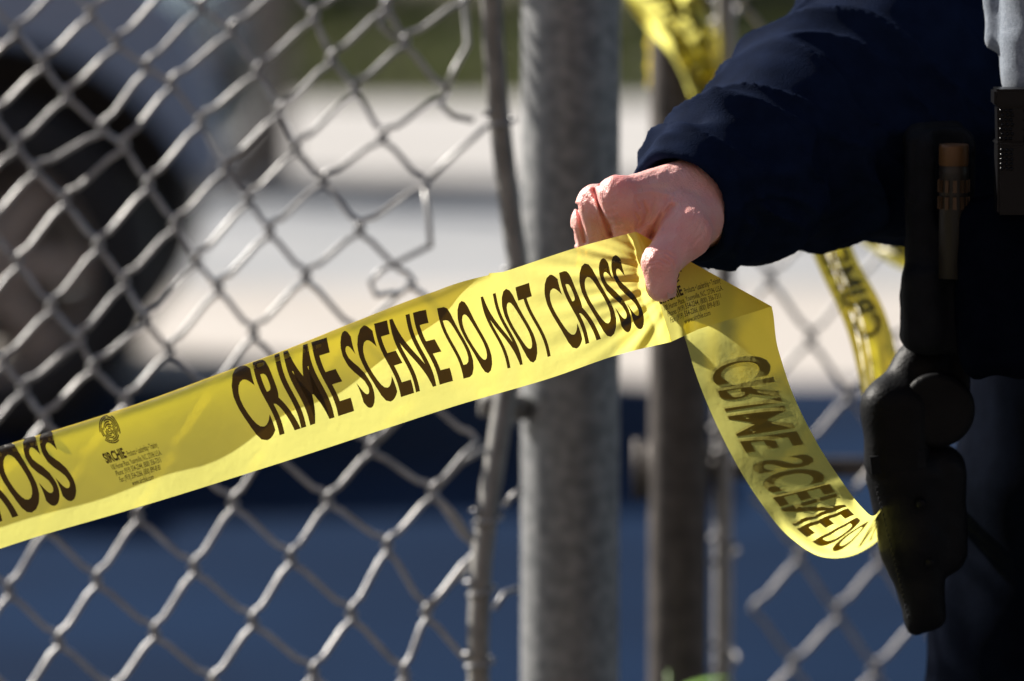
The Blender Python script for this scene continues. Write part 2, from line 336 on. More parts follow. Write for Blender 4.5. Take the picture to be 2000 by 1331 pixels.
# ------------------------------------------------------------------ parked car
def build_car():
    dcar = 10.6; sc = K * dcar
    wx = (-35 - 1000) * sc; wr = 0.325; x1 = (440 - 1000) * sc          # front wheel centre, front end of car
    yn = 10.5; W = 1.72; L = 4.5; x0 = x1 - L; rx = wx - 2.65
    e = empty('parked_car', ((x0 + x1) / 2, yn + W / 2, 0), 'pale blue parked car, its front wheel and dark wheel arch behind the mesh', 'car')
    def arch(cx, r, a0, a1, n=14): return [(cx + r * math.cos(a0 + (a1 - a0) * k / n), wr + r * math.sin(a0 + (a1 - a0) * k / n)) for k in range(n + 1)]
    ra = 0.43; s0 = math.asin((0.30 - wr) / ra)
    prof = [(x1 - 0.012, 0.50), (x1, 0.54), (x1 - 0.01, 0.62), (x1 - 0.07, 0.80), (x1 - 0.25, 0.93), (x1 - 1.35, 1.05), (x0 + 0.75, 1.06), (x0 + 0.1, 0.98), (x0, 0.7), (x0 + 0.03, 0.36), (x0 + 0.15, 0.30)]
    prof += arch(rx, ra, math.pi - s0, s0)[0:]
    prof += arch(wx, ra, math.pi - s0, math.radians(24))
    bm = bmesh.new(); vs = [bm.verts.new((x, yn, z)) for x, z in prof]; f = bm.faces.new(vs)
    ex = bmesh.ops.extrude_face_region(bm, geom=[f]); bmesh.ops.translate(bm, verts=[v for v in ex['geom'] if isinstance(v, bmesh.types.BMVert)], vec=(0, W, 0))
    bmesh.ops.recalc_face_normals(bm, faces=bm.faces)
    rim_e = [ed for ed in bm.edges if abs(ed.verts[0].co.y - ed.verts[1].co.y) < 1e-5]
    bmesh.ops.bevel(bm, geom=rim_e, offset=0.014, segments=3, affect='EDGES', profile=0.6)
    bd = from_bm('body', bm, M_white, e)
    # cabin
    top = [(x1 - 1.25, 1.04), (x1 - 2.0, 1.46), (x1 - 3.4, 1.47), (x1 - 4.05, 1.06)]
    def prism(poly, y0, y1, inset=0.0):
        n = len(poly); zb = min(z for _, z in poly); zt = max(z for _, z in poly)
        k = lambda z: inset * (z - zb) / (zt - zb)
        v = [(x, y0 + k(z), z) for x, z in poly] + [(x, y1 - k(z), z) for x, z in poly]
        return v, [tuple(range(n)), tuple(range(n, 2 * n))[::-1]] + [(i, i + n, (i + 1) % n + n, (i + 1) % n) for i in range(n)]
    mesh('cabin', *prism(top, yn + 0.05, yn + W - 0.05, 0.16), M_white, e)
    def sidewin(poly):
        return [(x, yn + 0.05 + 0.16 * (z - 1.04) / 0.43 - 0.004, z) for x, z in poly]
    for poly in ([(x1 - 1.5, 1.1), (x1 - 2.02, 1.40), (x1 - 2.55, 1.41), (x1 - 2.55, 1.1)], [(x1 - 2.62, 1.1), (x1 - 2.62, 1.41), (x1 - 3.35, 1.41), (x1 - 3.8, 1.1)]):
        mesh('window', sidewin(poly), [tuple(range(4))], M_glass, e)
    mesh('windscreen', [(x1 - 1.27, yn + 0.12, 1.06), (x1 - 1.27, yn + W - 0.12, 1.06), (x1 - 1.96, yn + W - 0.25, 1.445), (x1 - 1.96, yn + 0.25, 1.445)], [(0, 1, 2, 3)], M_glass, e)
    for yy in (yn + 0.12, yn + W - 0.42):
        mesh('headlight', *box_data(x1 - 0.16, x1 - 0.02, yy, yy + 0.3, 0.64, 0.76), M_lamp, e)
    mesh('grille', *box_data(x1 - 0.08, x1 + 0.006, yn + 0.5, yn + W - 0.5, 0.55, 0.70), M_blackplastic, e)
    mesh('underbody', *box_data(x0 + 0.25, x1 - 0.85, yn + 0.25, yn + W - 0.25, 0.26, 0.5), M_blackplastic, e)
    for cx in (wx, rx):                                             # wheel houses
        v, f_ = [], []; n = 18
        for k in range(n + 1):
            a = math.radians(25) + (math.pi - math.radians(22)) * k / n
            for y in (yn + 0.02, yn + 0.34): v.append((cx + (ra - 0.004) * math.cos(a), y, wr + (ra - 0.004) * math.sin(a)))
        f_ = [(2 * k, 2 * k + 1, 2 * k + 3, 2 * k + 2) for k in range(n)] + [tuple(2 * k + 1 for k in range(n + 1))]
        mesh('wheel_arch', v, f_, M_blackplastic, e)
    mesh('door_mirror', *box_data(x1 - 1.62, x1 - 1.48, yn - 0.13, yn + 0.05, 1.03, 1.15), M_white, e)
    for xx in (x1 - 2.45, x1 - 3.35): mesh('door_handle', *box_data(xx, xx + 0.16, yn - 0.02, yn + 0.01, 0.86, 0.89), M_white, e)
    for cx in (wx, rx):
        for yy, sg in ((yn + 0.03, 1), (yn + W - 0.03, -1)):
            we = empty('wheel', (cx, yy, wr), None, None); we.parent = e; we.matrix_parent_inverse = Matrix.Translation(e.location).inverted()
            prof_t = [(0.205, 0.01), (0.23, -0.005), (0.29, -0.008), (0.315, 0.015), (0.325, 0.04), (0.325, 0.17), (0.315, 0.195), (0.28, 0.205), (0.205, 0.19)]
            ty = mesh('tyre', *lathe_data([(r, h * sg) for r, h in prof_t], (0, 0, 0), 'y', 48), M_rubber, None, True)
            pr = [(0.21, 0.012), (0.2, 0.015), (0.19, 0.06), (0.18, 0.10)]
            rim = lathe_data([(r, h * sg) for r, h in pr], (0, 0, 0), 'y', 40)
            sp = []
            for k in range(7):
                a = 2 * math.pi * k / 7; ca, sa = math.cos(a), math.sin(a); q = []
                for (rr, hw) in ((0.03, 0.03), (0.195, 0.022)):
                    for s_, hh in ((-1, 0.02), (1, 0.02), (1, 0.05), (-1, 0.05)): q.append((rr * ca - s_ * hw * sa, hh * sg, rr * sa + s_ * hw * ca))
                sp.append((q, [(0, 1, 5, 4), (1, 2, 6, 5), (2, 3, 7, 6), (3, 0, 4, 7)]))
            hub = lathe_data([(0, 0.012 * sg), (0.045, 0.014 * sg), (0.055, 0.05 * sg)], (0, 0, 0), 'y', 20)
            ri = mesh('rim', *merge([rim, hub] + sp), M_rim, None, True)
            br = mesh('brake_disc', *lathe_data([(0.0, 0.1 * sg), (0.15, 0.1 * sg), (0.15, 0.12 * sg)], (0, 0, 0), 'y', 32), M_bar, None)
            for q in (ty, ri, br): q.parent = we
build_car()

# ------------------------------------------------------------------ chain-link mesh
def hook_path(nodes_, right, r):
    """zig-zag wire through lattice nodes; nodes_ list of (point, turn) with turn +1 at a right bend, -1 at a left bend.
    '\\' runs lie behind, '/' runs lie in front, the bends hook round the neighbour."""
    pts = []; back = FW * r * 1.05
    for k, (p, turn) in enumerate(nodes_):
        if k + 1 < len(nodes_):
            q, _ = nodes_[k + 1]; down_right = turn < 0
            off = back if down_right else -back
            ov = right * (r * 1.4) * turn
            pts.append(p + ov)
            pv = p - CO; far = abs(pv[0] / (K * (pv @ FW))) > 1150 or abs((pv @ UP) / (K * (pv @ FW))) > 800
            for f in ((0.13, 0.5, 0.87) if far else (0.06, 0.13, 0.22, 0.34, 0.5, 0.66, 0.78, 0.87, 0.94)):
                sw = 1.0 if 0.15 < f < 0.85 else 0.8
                lift = UP * (0.0036 * math.exp(-((f - 0.90) / 0.09) ** 2) - 0.0016 * math.exp(-((f - 0.10) / 0.07) ** 2))
                pts.append(p + (q - p) * f + lift + off * sw + ov * max(0, 1 - f / 0.18) * 0.7 - ov * max(0, (f - 0.82) / 0.18) * 0.7)
        else: pts.append(p)
    return pts

CORR = {(0,0):(379,1111),(1,0):(494,1215),(-1,0):(269,1009),(0,-1):(456,984),(1,-1):(568,1091),(1,-2):(640,979),(2,0):(612,1314),(0,1):(302,1237),
 (-1,1):(189,1135),(-1,2):(115,1253),(2,-1):(687,1202),(2,-2):(757,1066),(2,-3):(846,962),(3,-2):(832,1198),(3,-1):(790,1318),(1,-3):(724,877),
 (-2,-3):(426,563),(-2,-4):(526,452),(-1,-4):(597,540),(-3,-4):(484,392),(-4,-4):(439,329),(-5,-4):(392,237),(-6,-4):(335,163),(-7,-4):(286,132),(-8,-4):(228,87),(-9,-4):(177,27),
 (-3,-5):(579,292),(-2,-5):(631,352),(-1,-5):(702,448),(-3,-6):(694,174),(-2,-6):(747,268),(-1,-6):(830,357),(-3,-7):(790,82),(-2,-7):(868,181),(-4,-7):(754,13),
 (-5,-5):(503,140),(-4,-5):(547,218),(-5,-6):(613,32),(-4,-6):(648,116),(-6,-5):(452,60),(-5,-3):(289,363),(-4,-3):(342,440),(-3,-3):(384,512),(-1,-3):(494,652),
 (-6,-3):(243,284),(-7,-3):(200,255),(-8,-3):(129,187),(-9,-3):(84,126),(-8,-2):(33,288),(-7,-2):(69,333),(-6,-2):(126,392),(-5,-2):(192,481),(-4,-2):(242,552),(-3,-2):(287,629),(-2,-2):(330,685),
 (-6,-1):(34,515),(-5,-1):(100,602),(-4,-1):(155,665),(-3,-1):(180,718),(-2,-1):(245,785),(-5,0):(4,711),(-4,0):(45,760),(-3,0):(85,820)}
_k = np.array(list(CORR), float); _v = np.array(list(CORR.values()), float)
def _phi(r2): return 0.5 * r2 * np.log(r2 + 1e-9)
_n = len(_k); _Q = np.hstack([np.ones((_n, 1)), _k])
_G = np.zeros((_n + 3, _n + 3)); _G[:_n, :_n] = _phi(((_k[:, None] - _k[None]) ** 2).sum(-1)) + 0.02 * np.eye(_n); _G[:_n, _n:] = _Q; _G[_n:, :_n] = _Q.T
_W = np.linalg.solve(_G, np.vstack([_v, np.zeros((3, 2))]))
_aff = np.linalg.lstsq(_Q, _v, rcond=None)[0]
def lat_left(i, j):
    """lattice -> photo position of a mesh node (thin-plate spline, easing to a regular mesh away from the surveyed part)"""
    r2 = ((_k - (i, j)) ** 2).sum(-1)
    p = _phi(r2) @ _W[:_n] + np.array([1, i, j]) @ _W[_n:]
    t = np.clip((math.sqrt(r2.min()) - 1.5) / 5, 0, 1); return p * (1 - t) + (np.array([1, i, j]) @ _aff) * t
fence = empty('chain_link_fence', (-0.15, 4.55, 0), 'sagging galvanised chain-link mesh panel left of the thick grey post', 'fence')
def left_depth(x, y): return 4.53 + 0.10 * np.clip((900 - y) / 900, -0.8, 1.2) + 0.04 * np.clip((600 - x) / 600, 0, 1.5)
def edge_limit(y): return 925 if y < 250 else (880 if y < 600 else 960)
rj = np.random.RandomState(5)
jit = {}
def lnode(i, j):
    x, y = lat_left(i, j)
    if (i, j) not in jit: jit[(i, j)] = rj.normal(0, 0.0025)
    return x, y, left_depth(x, y) + jit[(i, j)]
nw = 0
for m in range(-24, 20):
    run = []
    seq = []
    # nodes with i-j = m (left bends) and m+1 (right bends)
    for j in range(-22, 20):
        seq.append((j + m, j, -1)); seq.append((j + m + 1, j, 1))
    for (i, j, tn) in seq:
        x, y, d = lnode(i, j)
        if -950 < x < edge_limit(y) + (40 if tn < 0 else 0) and -900 < y < 2480: run.append((P(x, y, d), tn))
        else:
            if len(run) > 1: tube('wire', hook_path(run, RT, 0.0023), 0.0023, M_wire, fence, 7); nw += 1
            run = []
    if len(run) > 1: tube('wire', hook_path(run, RT, 0.0023), 0.0023, M_wire, fence, 7); nw += 1
# loose and hanging ends of broken strands beside the bar
for pts in ([(829, 362), (837, 420), (841, 482)], [(841, 480), (790, 505), (745, 528), (722, 552), (735, 578), (775, 572)], [(868, 181), (888, 135), (914, 88), (908, 20), (900, -40)], [(754, 13), (742, 50), (765, 72), (792, 84)],
            [(868, 181), (862, 210), (885, 228), (925, 236)], [(830, 357), (890, 300), (955, 243)], [(846, 962), (900, 905), (965, 868)], [(846, 962), (890, 1010), (928, 1062)],
            [(832, 1198), (880, 1140), (933, 1096)], [(985, 990), (1000, 970), (1020, 955)], [(965, 1190), (985, 1160), (1012, 1150)], [(724, 877), (800, 800), (880, 740)]):
    tube('wire', [P(x, y, left_depth(x, y) + rj.normal(0, .004)) for x, y in pts], 0.0023, M_wire, fence, 7)

# bent bar at the edge of the panel
bar_px = [(955, -700), (958, -100), (962, 60), (972, 200), (992, 380), (1012, 520), (1008, 640), (992, 740), (975, 850), (955, 980), (940, 1100), (934, 1250), (936, 1400), (945, 1800), (950, 2600)]
tube('bent_bar', [P(x, y, 4.5 + 0.03 * math.sin(y / 300)) for x, y in bar_px], 0.0088, M_bar, fence, 14)
for y in (235, 540, 1010, 1150, 1290):
    xb = np.interp(y, [p[1] for p in bar_px], [p[0] for p in bar_px]); c = P(xb, y, 4.5 + 0.03 * math.sin(y / 300)); rng = [(c + 0.0118 * (math.cos(a) * RT + math.sin(a) * np.array([0, 1, 0])) + UP * 0.0016 * a) for a in np.linspace(-2.6, 4.2, 20)]
    tube('tie_wire', rng, 0.0019, M_wire, fence, 6)

# ------------------------------------------------------------------ posts
def post(name, px, d, rad, mat, label, top=2.3, n=36):
    b = P(px, 665, d); e = empty(name, (b[0], b[1], 0), label, 'post')
    tube('pipe', [(b[0], b[1], z) for z in np.linspace(-0.05, top, 12)], rad, mat, e, n)
    mesh('cap', *lathe_data([(rad * 1.08, -0.03), (rad * 1.1, 0), (rad * 0.9, 0.02), (rad * 0.45, 0.035), (0, 0.04)], (b[0], b[1], top), n=24), M_galv, e, True)
    return e, b
pe, pb = post('fence_post', 1114, 4.62, 0.0400, M_galv, 'thick galvanised steel fence post in the middle, lit on its left side')
def band(parent, b, z, rad, mat, name='tension_band', h=0.022):
    v, f = lathe_data([(rad, -h / 2), (rad + 0.0012, -h / 2), (rad + 0.0012, h / 2), (rad, h / 2)], (b[0], b[1], z), n=30); mesh(name, v, f, mat, parent, True)
zb = P(1000, 800, 4.6)[2]
tube('band_bolt', [(pb[0] - 0.073, pb[1] - 0.032, zb + 0.006), (pb[0] - 0.052, pb[1] - 0.03, zb + 0.004), (pb[0] - 0.036, pb[1] - 0.02, zb)], [0.011, 0.0115, 0.010], M_bar, pe, 12)
tube('band_bolt', [(pb[0] - 0.050, pb[1] - 0.045, zb + 0.018), (pb[0] - 0.050, pb[1] - 0.01, zb - 0.012)], 0.0055, M_galv, pe, 8)

gate = empty('chain_link_gate', (0.17, 5.02, 0), 'chain-link gate with dark brown pipe frame right of the thick post', 'gate')
gb = P(1326, 665, 5.02)
def vpipe(name, px, d, rad, mat, parent, n=24, z0=0.06, z1=2.1):
    b = P(px, 665, d); return tube(name, [(b[0], b[1], z) for z in np.linspace(z0, z1, 8)], rad, mat, parent, n)
vpipe('frame_stile', 1326, 5.02, 0.0262, M_darkpipe, gate)
zr = P(1400, 925, 5.06)[2]
tube('mid_rail', [(gb[0], 5.04, zr), (gb[0] + 0.10, 5.06, zr), (gb[0] + 0.72, 5.06, zr)], 0.0095, M_darkpipe, gate, 14)
tube('top_rail', [(gb[0], 5.02, 2.08), (gb[0] + 0.72, 5.06, 2.08)], 0.021, M_darkpipe, gate, 14)
tube('bottom_rail', [(gb[0], 5.02, 0.08), (gb[0] + 0.72, 5.06, 0.08)], 0.021, M_darkpipe, gate, 14)
vpipe('frame_stile', 2925, 5.06, 0.021, M_darkpipe, gate)
vpipe('tension_bar', 1414, 5.05, 0.0085, M_wire2, gate, 12)
for k, y in enumerate((20, 130, 560, 640, 860, 1075, 1285)):
    c = P(1414, y, 5.05)
    tube('tie_wire', [c + 0.0125 * (math.cos(a) * RT + math.sin(a) * np.array([0, 1, 0])) + np.array([0, 0, 0.004 * a]) for a in np.linspace(-2.8, 2.6, 16)], 0.0023, M_wire2, gate, 6)
zc = P(1300, 922, 5.02)[2]
gbv, gff = lathe_data([(0.0262, -0.02), (0.0295, -0.02), (0.0295, 0.02), (0.0262, 0.02)], (gb[0], 5.02, zc), n=30); mesh('hinge_collar', gbv, gff, M_darkpipe, gate, True)
tube('hinge_pin', [(gb[0] - 0.034, 5.0, zc - 0.026), (gb[0] - 0.034, 5.0, zc + 0.026)], 0.006, M_darkpipe, gate, 10)
e1, e2, o0 = np.array([74.5, 112.0]), np.array([-86.0, 102.0]), np.array([1634.0, 1199.0])
def rnode(i, j): return o0 + i * e1 + j * e2
for m in range(-14, 26):
    seq = []; run = []
    for j in range(-30, 20): seq += [(j + m, j, -1), (j + m + 1, j, 1)]
    for (i, j, tn) in seq:
        x, y = rnode(i, j)
        if 1412 < x < 2860 and -900 < y < 2300: run.append((P(x + rj.normal(0, 2), y + rj.normal(0, 2), 5.08), tn))
        else:
            if len(run) > 1: tube('wire', hook_path(run, RT, 0.0025), 0.0025, M_wire2, gate, 7)
            run = []
    if len(run) > 1: tube('wire', hook_path(run, RT, 0.0025), 0.0025, M_wire2, gate, 7)
#PART2
# ------------------------------------------------------------------ barrier tape
def cr(xs, ys, x):
    """smooth (monotone-ish Catmull-Rom) interpolation of rows ys at xs"""
    xs = np.asarray(xs, float); ys = np.asarray(ys, float); x = np.asarray(x, float)
    m = np.gradient(ys, xs, axis=0); k = np.clip(np.searchsorted(xs, x) - 1, 0, len(xs) - 2)
    h = xs[k + 1] - xs[k]; t = ((x - xs[k]) / h)[..., None]; h = h[..., None]
    return (2*t**3 - 3*t**2 + 1) * ys[k] + (t**3 - 2*t**2 + t) * h * m[k] + (-2*t**3 + 3*t**2) * ys[k + 1] + (t**3 - t**2) * h * m[k + 1]

TW = 0.076
# stretch held by the hand: (top edge, bottom edge, distance top, distance bottom)
A_ST = [((-1500, 1325), (-1440, 1500), 0, 0), ((-700, 1088), (-638, 1266), 0, 0), ((-260, 955), (-195, 1135), 3.895, 3.893), ((-130, 917), (-66, 1094), 3.885, 3.883), ((0, 877), (62, 1052), 3.876, 3.874), ((181, 822), (244, 999), 3.863, 3.861), ((264, 795), (330, 973), 3.857, 3.855), ((450, 727), (515, 915), 3.844, 3.842),
        ((547, 692), (612, 884), 3.837, 3.835), ((684, 637), (752, 838), 3.827, 3.825), ((815, 586), (887, 794), 3.818, 3.816), ((1000, 526), (1075, 739), 3.807, 3.805), ((1140, 480), (1212, 692), 3.800, 3.799), ((1242, 453), (1312, 668), 3.797, 3.797)]
A_ST = [(t, b, 3.797 + (1242 - t[0]) * 5.2e-5 + max(0, 450 - t[0]) * 4e-5, 3.797 + (1242 - t[0]) * 5.2e-5 + max(0, 450 - t[0]) * 4e-5 - 0.002 * min(1, (1242 - t[0]) / 400)) for t, b, _, _ in A_ST]
a_s = [0.0]
for q in range(len(A_ST) - 1, 0, -1):
    c0 = (np.array(A_ST[q][0]) + A_ST[q][1]) / 2; c1 = (np.array(A_ST[q - 1][0]) + A_ST[q - 1][1]) / 2; a_s.append(a_s[-1] - np.linalg.norm(c0 - c1))
a_s = np.array(a_s[::-1]); a_cx = np.array([(t[0] + b[0]) / 2 for t, b, _, _ in A_ST])
A_T = np.array([(*t, d) for t, b, d, e_ in A_ST], float); A_B = np.array([(*b, e_) for t, b, d, e_ in A_ST], float)
def s_at(cx): return float(np.interp(cx, a_cx, a_s))
AX, WX = np.array([0.955, -0.297]), np.array([0.297, 0.955]); T0 = np.array([1242.0, 453.0]); WPX = 226.0
UF = np.array([0.876, 0.482]); RAT = (UF @ AX) / (UF @ WX) * 0.965
C_ST = [(0, (1244, 455), (1462, 397), 3.801, 3.801), (120, (1283, 560), (1487, 512), 3.806, 3.803), (214, (1330, 640), (1499, 602), 3.842, 3.803), (300, (1358, 728), (1522, 690), 3.854, 3.800), (380, (1384, 795), (1547, 766), 3.858, 3.798), (480, (1424, 880), (1590, 855), 3.864, 3.797),
        (600, (1483, 978), (1644, 940), 3.868, 3.796), (700, (1545, 1052), (1684, 992), 3.882, 3.806), (770, (1606, 1088), (1706, 1008), 3.92, 3.875), (825, (1662, 1086), (1722, 992), 3.965, 3.93), (880, (1712, 1058), (1736, 960), 4.01, 3.985),
        (960, (1745, 1000), (1722, 905), 4.07, 4.06), (1080, (1764, 870), (1694, 840), 4.14, 4.13), (1220, (1758, 730), (1682, 760), 4.22, 4.21), (1360, (1728, 610), (1652, 640), 4.29, 4.28), (1500, (1670, 498), (1594, 512), 4.36, 4.35), (1640, (1622, 372), (1548, 390), 4.42, 4.41), (1800, (1545, 235), (1470, 255), 4.48, 4.47), (1900, (1490, 160), (1420, 180), 4.52, 4.51)]
c_s = np.array([r[0] for r in C_ST], float); C_T = np.array([(*r[1], r[3]) for r in C_ST], float); C_B = np.array([(*r[2], r[4]) for r in C_ST], float)
def curl(s):
    cx = np.interp(s, a_s, a_cx); return np.interp(cx, [-300, 300, 600, 850, 1020], [0.27, 0.265, 0.225, 0.13, 0.0])
def dfront(S, VV):
    d = 3.797 + 0.0018 * np.sin(S / 17 + 3 * VV) * np.exp(-S / 120) + 0.001 * np.sin(S / 33 - 5 * VV) + 0.004 * np.clip((S - 40) / 160, 0, 1)
    pl = np.exp(-((S - 48 + 45 * (VV - 0.85)) / 10) ** 2) * np.clip((VV - 0.62) * 4, 0, 1); return d - 0.006 * pl
def F(s, v):
    """tape coordinates (s along in photo-pixel units, v across 0..1) -> point; folds back along a slanting crease right of the hand"""
    s = np.asarray(s, float); v = np.asarray(v, float); s, v = np.broadcast_arrays(s, v)
    out = np.zeros(s.shape + (3,)); front = s <= v * WPX * RAT + 1e-6
    left = s <= 0
    # left of the hand
    m = left
    if m.any():
        S, VV = s[m], v[m]; T, B = cr(a_s, A_T, S), cr(a_s, A_B, S); c = curl(S)[:, None]; vv = VV[:, None]
        t = np.maximum(vv - c, 0) / (1 - c); q = T + (B - T) * t
        up = (T - B)[:, :2]; up = up / np.linalg.norm(up, axis=1, keepdims=True)
        rho = 0.0075; ln = np.maximum(c - vv, 0) * TW * 1.38; th = np.minimum(ln / rho, 1.62); ex = np.maximum(ln - 1.62 * rho, 0)
        rise = rho * np.sin(th) + ex * math.cos(1.62) - 0.0 ; back = rho * (1 - np.cos(th)) + ex * math.sin(1.62)
        q[:, :2] += up * rise / (K * 3.85) - up * np.where(c > 0.02, rho / (K * 3.85) * 0.8, 0) * np.clip(1 - t * 1.2, 0, 1) * np.clip(c / 0.1, 0, 1)
        q[:, 2:] += back
        # gentle waves and gathers running into the grip
        g = np.clip((S + 330) / 330, 0, 1)[:, None] ** 1.6
        ang = np.arctan2((VV - 0.42) * 226, S - 70)[:, None]
        q[:, 2:] += g * (0.0012 * np.sin(ang * 21 + 1.0) + 0.0007 * np.sin(ang * 43 + S[:, None] * 0.03)) * np.clip(-S[:, None] / 50, 0.3, 1)
        q[:, 2:] += 0.00025 * np.sin(S[:, None] / 120 + 1.3 * vv + 0.5) + 0.0002 * np.sin(S[:, None] / 41 + 2.5 * vv)
        # raised pleat just left of the thumb
        u_ = S + 16 + 14 * vv[:, 0] - 5 * np.sin(vv[:, 0] * 9); pl = np.where(u_ < 0, np.exp(u_ / 26), np.clip(1 - u_ / 16, 0, 1)) * np.clip(1.25 - vv[:, 0] * 1.15, 0, 1); q[:, 2] -= 0.0095 * pl * np.clip((-S) / 6, 0, 1)
        out[m] = P(q[:, 0], q[:, 1], q[:, 2])
    m = (~left) & front
    if m.any():
        S, VV = s[m], v[m]; q = T0 + S[:, None] * AX + (VV * WPX * (1 - 0.035 * np.clip(S / 60, 0, 1)))[:, None] * WX
        d = dfront(S, VV)
        out[m] = P(q[:, 0], q[:, 1], d)
    m = (~left) & (~front)
    if m.any():
        S, VV = s[m], v[m]; T, B = cr(c_s, C_T, S), cr(c_s, C_B, S); q = T + (B - T) * VV[:, None]
        # close to the crease the sheet meets the front layer
        e_ = S - VV * WPX * RAT; fq = T0 + S[:, None] * (2 * (AX @ UF) * UF - AX) + (VV * WPX * 0.965)[:, None] * (2 * (WX @ UF) * UF - WX)
        fr = np.concatenate([fq, (dfront(VV * WPX * RAT, VV) + 0.0022 * np.clip(e_ / 25, 0, 1))[:, None]], 1); k = np.clip(e_ / 85, 0, 1)[:, None]; k = k * k * (3 - 2 * k)
        q = fr * (1 - k) + q * k
        cup = np.sin(VV * math.pi); q[:, 2] += 0.006 * cup * np.clip(S / 300 - 0.6, 0, 1) * np.cos(S / 260) + 0.0025 * np.sin(S / 70 + 2 * VV) * np.clip(S / 300 - 0.5, 0, 1)
        wr = np.clip((S - 620) / 120, 0, 1) * np.clip((1000 - S) / 120, 0, 1)
        q[:, 2] += wr * 0.004 * np.sin(VV * 26 + S / 60)
        q[:, 2] += np.clip((S - 950) / 100, 0, 1) * (0.007 * np.cos(VV * 7 + S / 240) + 0.003 * np.sin(VV * 15 + S / 90))
        out[m] = P(q[:, 0], q[:, 1], q[:, 2])
    return out
def fnormal(fn, s, v):
    a = fn(s + 0.8, v) - fn(s - 0.8, v); b = fn(s, v + 0.006) - fn(s, v - 0.006); n = np.cross(a, b)
    return n / np.maximum(np.linalg.norm(n, axis=-1, keepdims=True), 1e-12)
def sheet(name, fn, ss, vs, mat, parent):
    S, VV = np.meshgrid(ss, vs, indexing='ij'); p = fn(S, VV).reshape(-1, 3); n, m = len(ss), len(vs)
    f = [(i * m + j, (i + 1) * m + j, (i + 1) * m + j + 1, i * m + j + 1) for i in range(n - 1) for j in range(m - 1)]
    return mesh(name, p, f, mat, parent, True)

def text_flat(body, bold=0.0, spacing=1.0):
    """outline of a line of text as a bmesh, x 0..width and y 0..1 (cap height)"""
    cu = bpy.data.curves.new('text', 'FONT'); cu.body = body; cu.size = 1; cu.offset = bold; cu.space_character = spacing; cu.resolution_u = 5; cu.fill_mode = 'FRONT'
    ob = bpy.data.objects.new('text', cu); COL.objects.link(ob); dg = bpy.context.evaluated_depsgraph_get(); dg.update()
    me = bpy.data.meshes.new_from_object(ob.evaluated_get(dg)); bm = bmesh.new(); bm.from_mesh(me)
    bpy.data.objects.remove(ob); bpy.data.curves.remove(cu); bpy.data.meshes.remove(me)
    return bm
CAP = None
def caps():
    global CAP
    if CAP is None:
        b = text_flat('E'); CAP = max(v.co.y for v in b.verts); b.free()
    return CAP
def print_text(name, body, s0, s1, v0, v1, parent, fn, bold=0.0, step=5.0, vstep=0.05, spacing=1.0, sides=(-1,), fit=None):
    """print a line on the tape: s0..s1 along, v0 (top of capitals) .. v1 (baseline)"""
    bm = text_flat(body, bold, spacing); ch = caps()
    xs = [v.co.x for v in bm.verts]; x0, x1 = min(xs), max(xs)
    for v in bm.verts:
        v.co.x = s0 + (v.co.x - x0) / (x1 - x0) * (s1 - s0); v.co.y = v1 + (v0 - v1) * (v.co.y / ch)
    k = math.ceil(s0 / step) * step
    while k < s1:
        bmesh.ops.bisect_plane(bm, geom=bm.verts[:] + bm.edges[:] + bm.faces[:], plane_co=(k, 0, 0), plane_no=(1, 0, 0), dist=1e-5); k += step
    k = min(v0, v1) - 0.05
    while k < max(v0, v1) + 0.1:
        bmesh.ops.bisect_plane(bm, geom=bm.verts[:] + bm.edges[:] + bm.faces[:], plane_co=(0, k, 0), plane_no=(0, 1, 0), dist=1e-6); k += vstep
    bm.verts.ensure_lookup_table(); sv = np.array([(v.co.x, v.co.y) for v in bm.verts]); fc = [[v.index for v in f.verts] for f in bm.faces]; bm.free()
    return print_mesh(name, sv, fc, parent, fn, sides)
def print_mesh(name, sv, fc, parent, fn, sides=(-1,), off=0.00025):
    sv = sv.copy(); sv[:, 0] += 5.0 * np.sin((sv[:, 1] - 0.5) * 8.5) * np.clip(1 - sv[:, 0] / 200, 0, 1)      # the film is stretched out of true
    p = fn(sv[:, 0], sv[:, 1]); n = fnormal(fn, sv[:, 0], sv[:, 1])
    vv, ff = [], []
    for sd in sides:
        o = len(vv); vv += list(p + n * off * sd); ff += [tuple(i + o for i in (f if sd > 0 else f[::-1])) for f in fc]
    return mesh(name, vv, ff, M_ink, parent)

tape = empty('barrier_tape', P(1000, 640, 3.81), 'taut yellow barrier tape pulled across the picture in the gripping hand', 'tape')
ss = np.unique(np.concatenate([np.arange(a_s[0] + 20, -340, 7.0), np.arange(-340, 240, 3.0), np.arange(240, 1890, 7.0)]))
vs = np.linspace(0, 1, 61)
# keep the crease sharp: the slanting fold falls between columns, so split there
def patch(Sg, Vg):
    n, m = Sg.shape; p = F(Sg, Vg).reshape(-1, 3)
    return list(p), [(i * m + j, (i + 1) * m + j, (i + 1) * m + j + 1, i * m + j + 1) for i in range(n - 1) for j in range(m - 1)]
R_ = WPX * RAT; sA = ss[ss < 0]; sA = np.append(sA, 0.0); wB = np.linspace(0, 1, 60); sC = np.concatenate([np.linspace(0, 0.12, 40), np.linspace(0.12, 1, 240)[1:]])
SA, VA = np.meshgrid(sA, vs, indexing='ij'); WB, VB = np.meshgrid(wB, vs, indexing='ij'); WC, VC = np.meshgrid(sC, vs, indexing='ij')
mesh('film', *merge([patch(SA, VA), patch(np.maximum(WB * VB * R_, 1e-4), VB), patch(VC * R_ + 2e-3 + (1890 - VC * R_) * WC, VC)]), M_tape, tape, True)
WORDS = 'CRIME SCENE DO NOT CROSS'
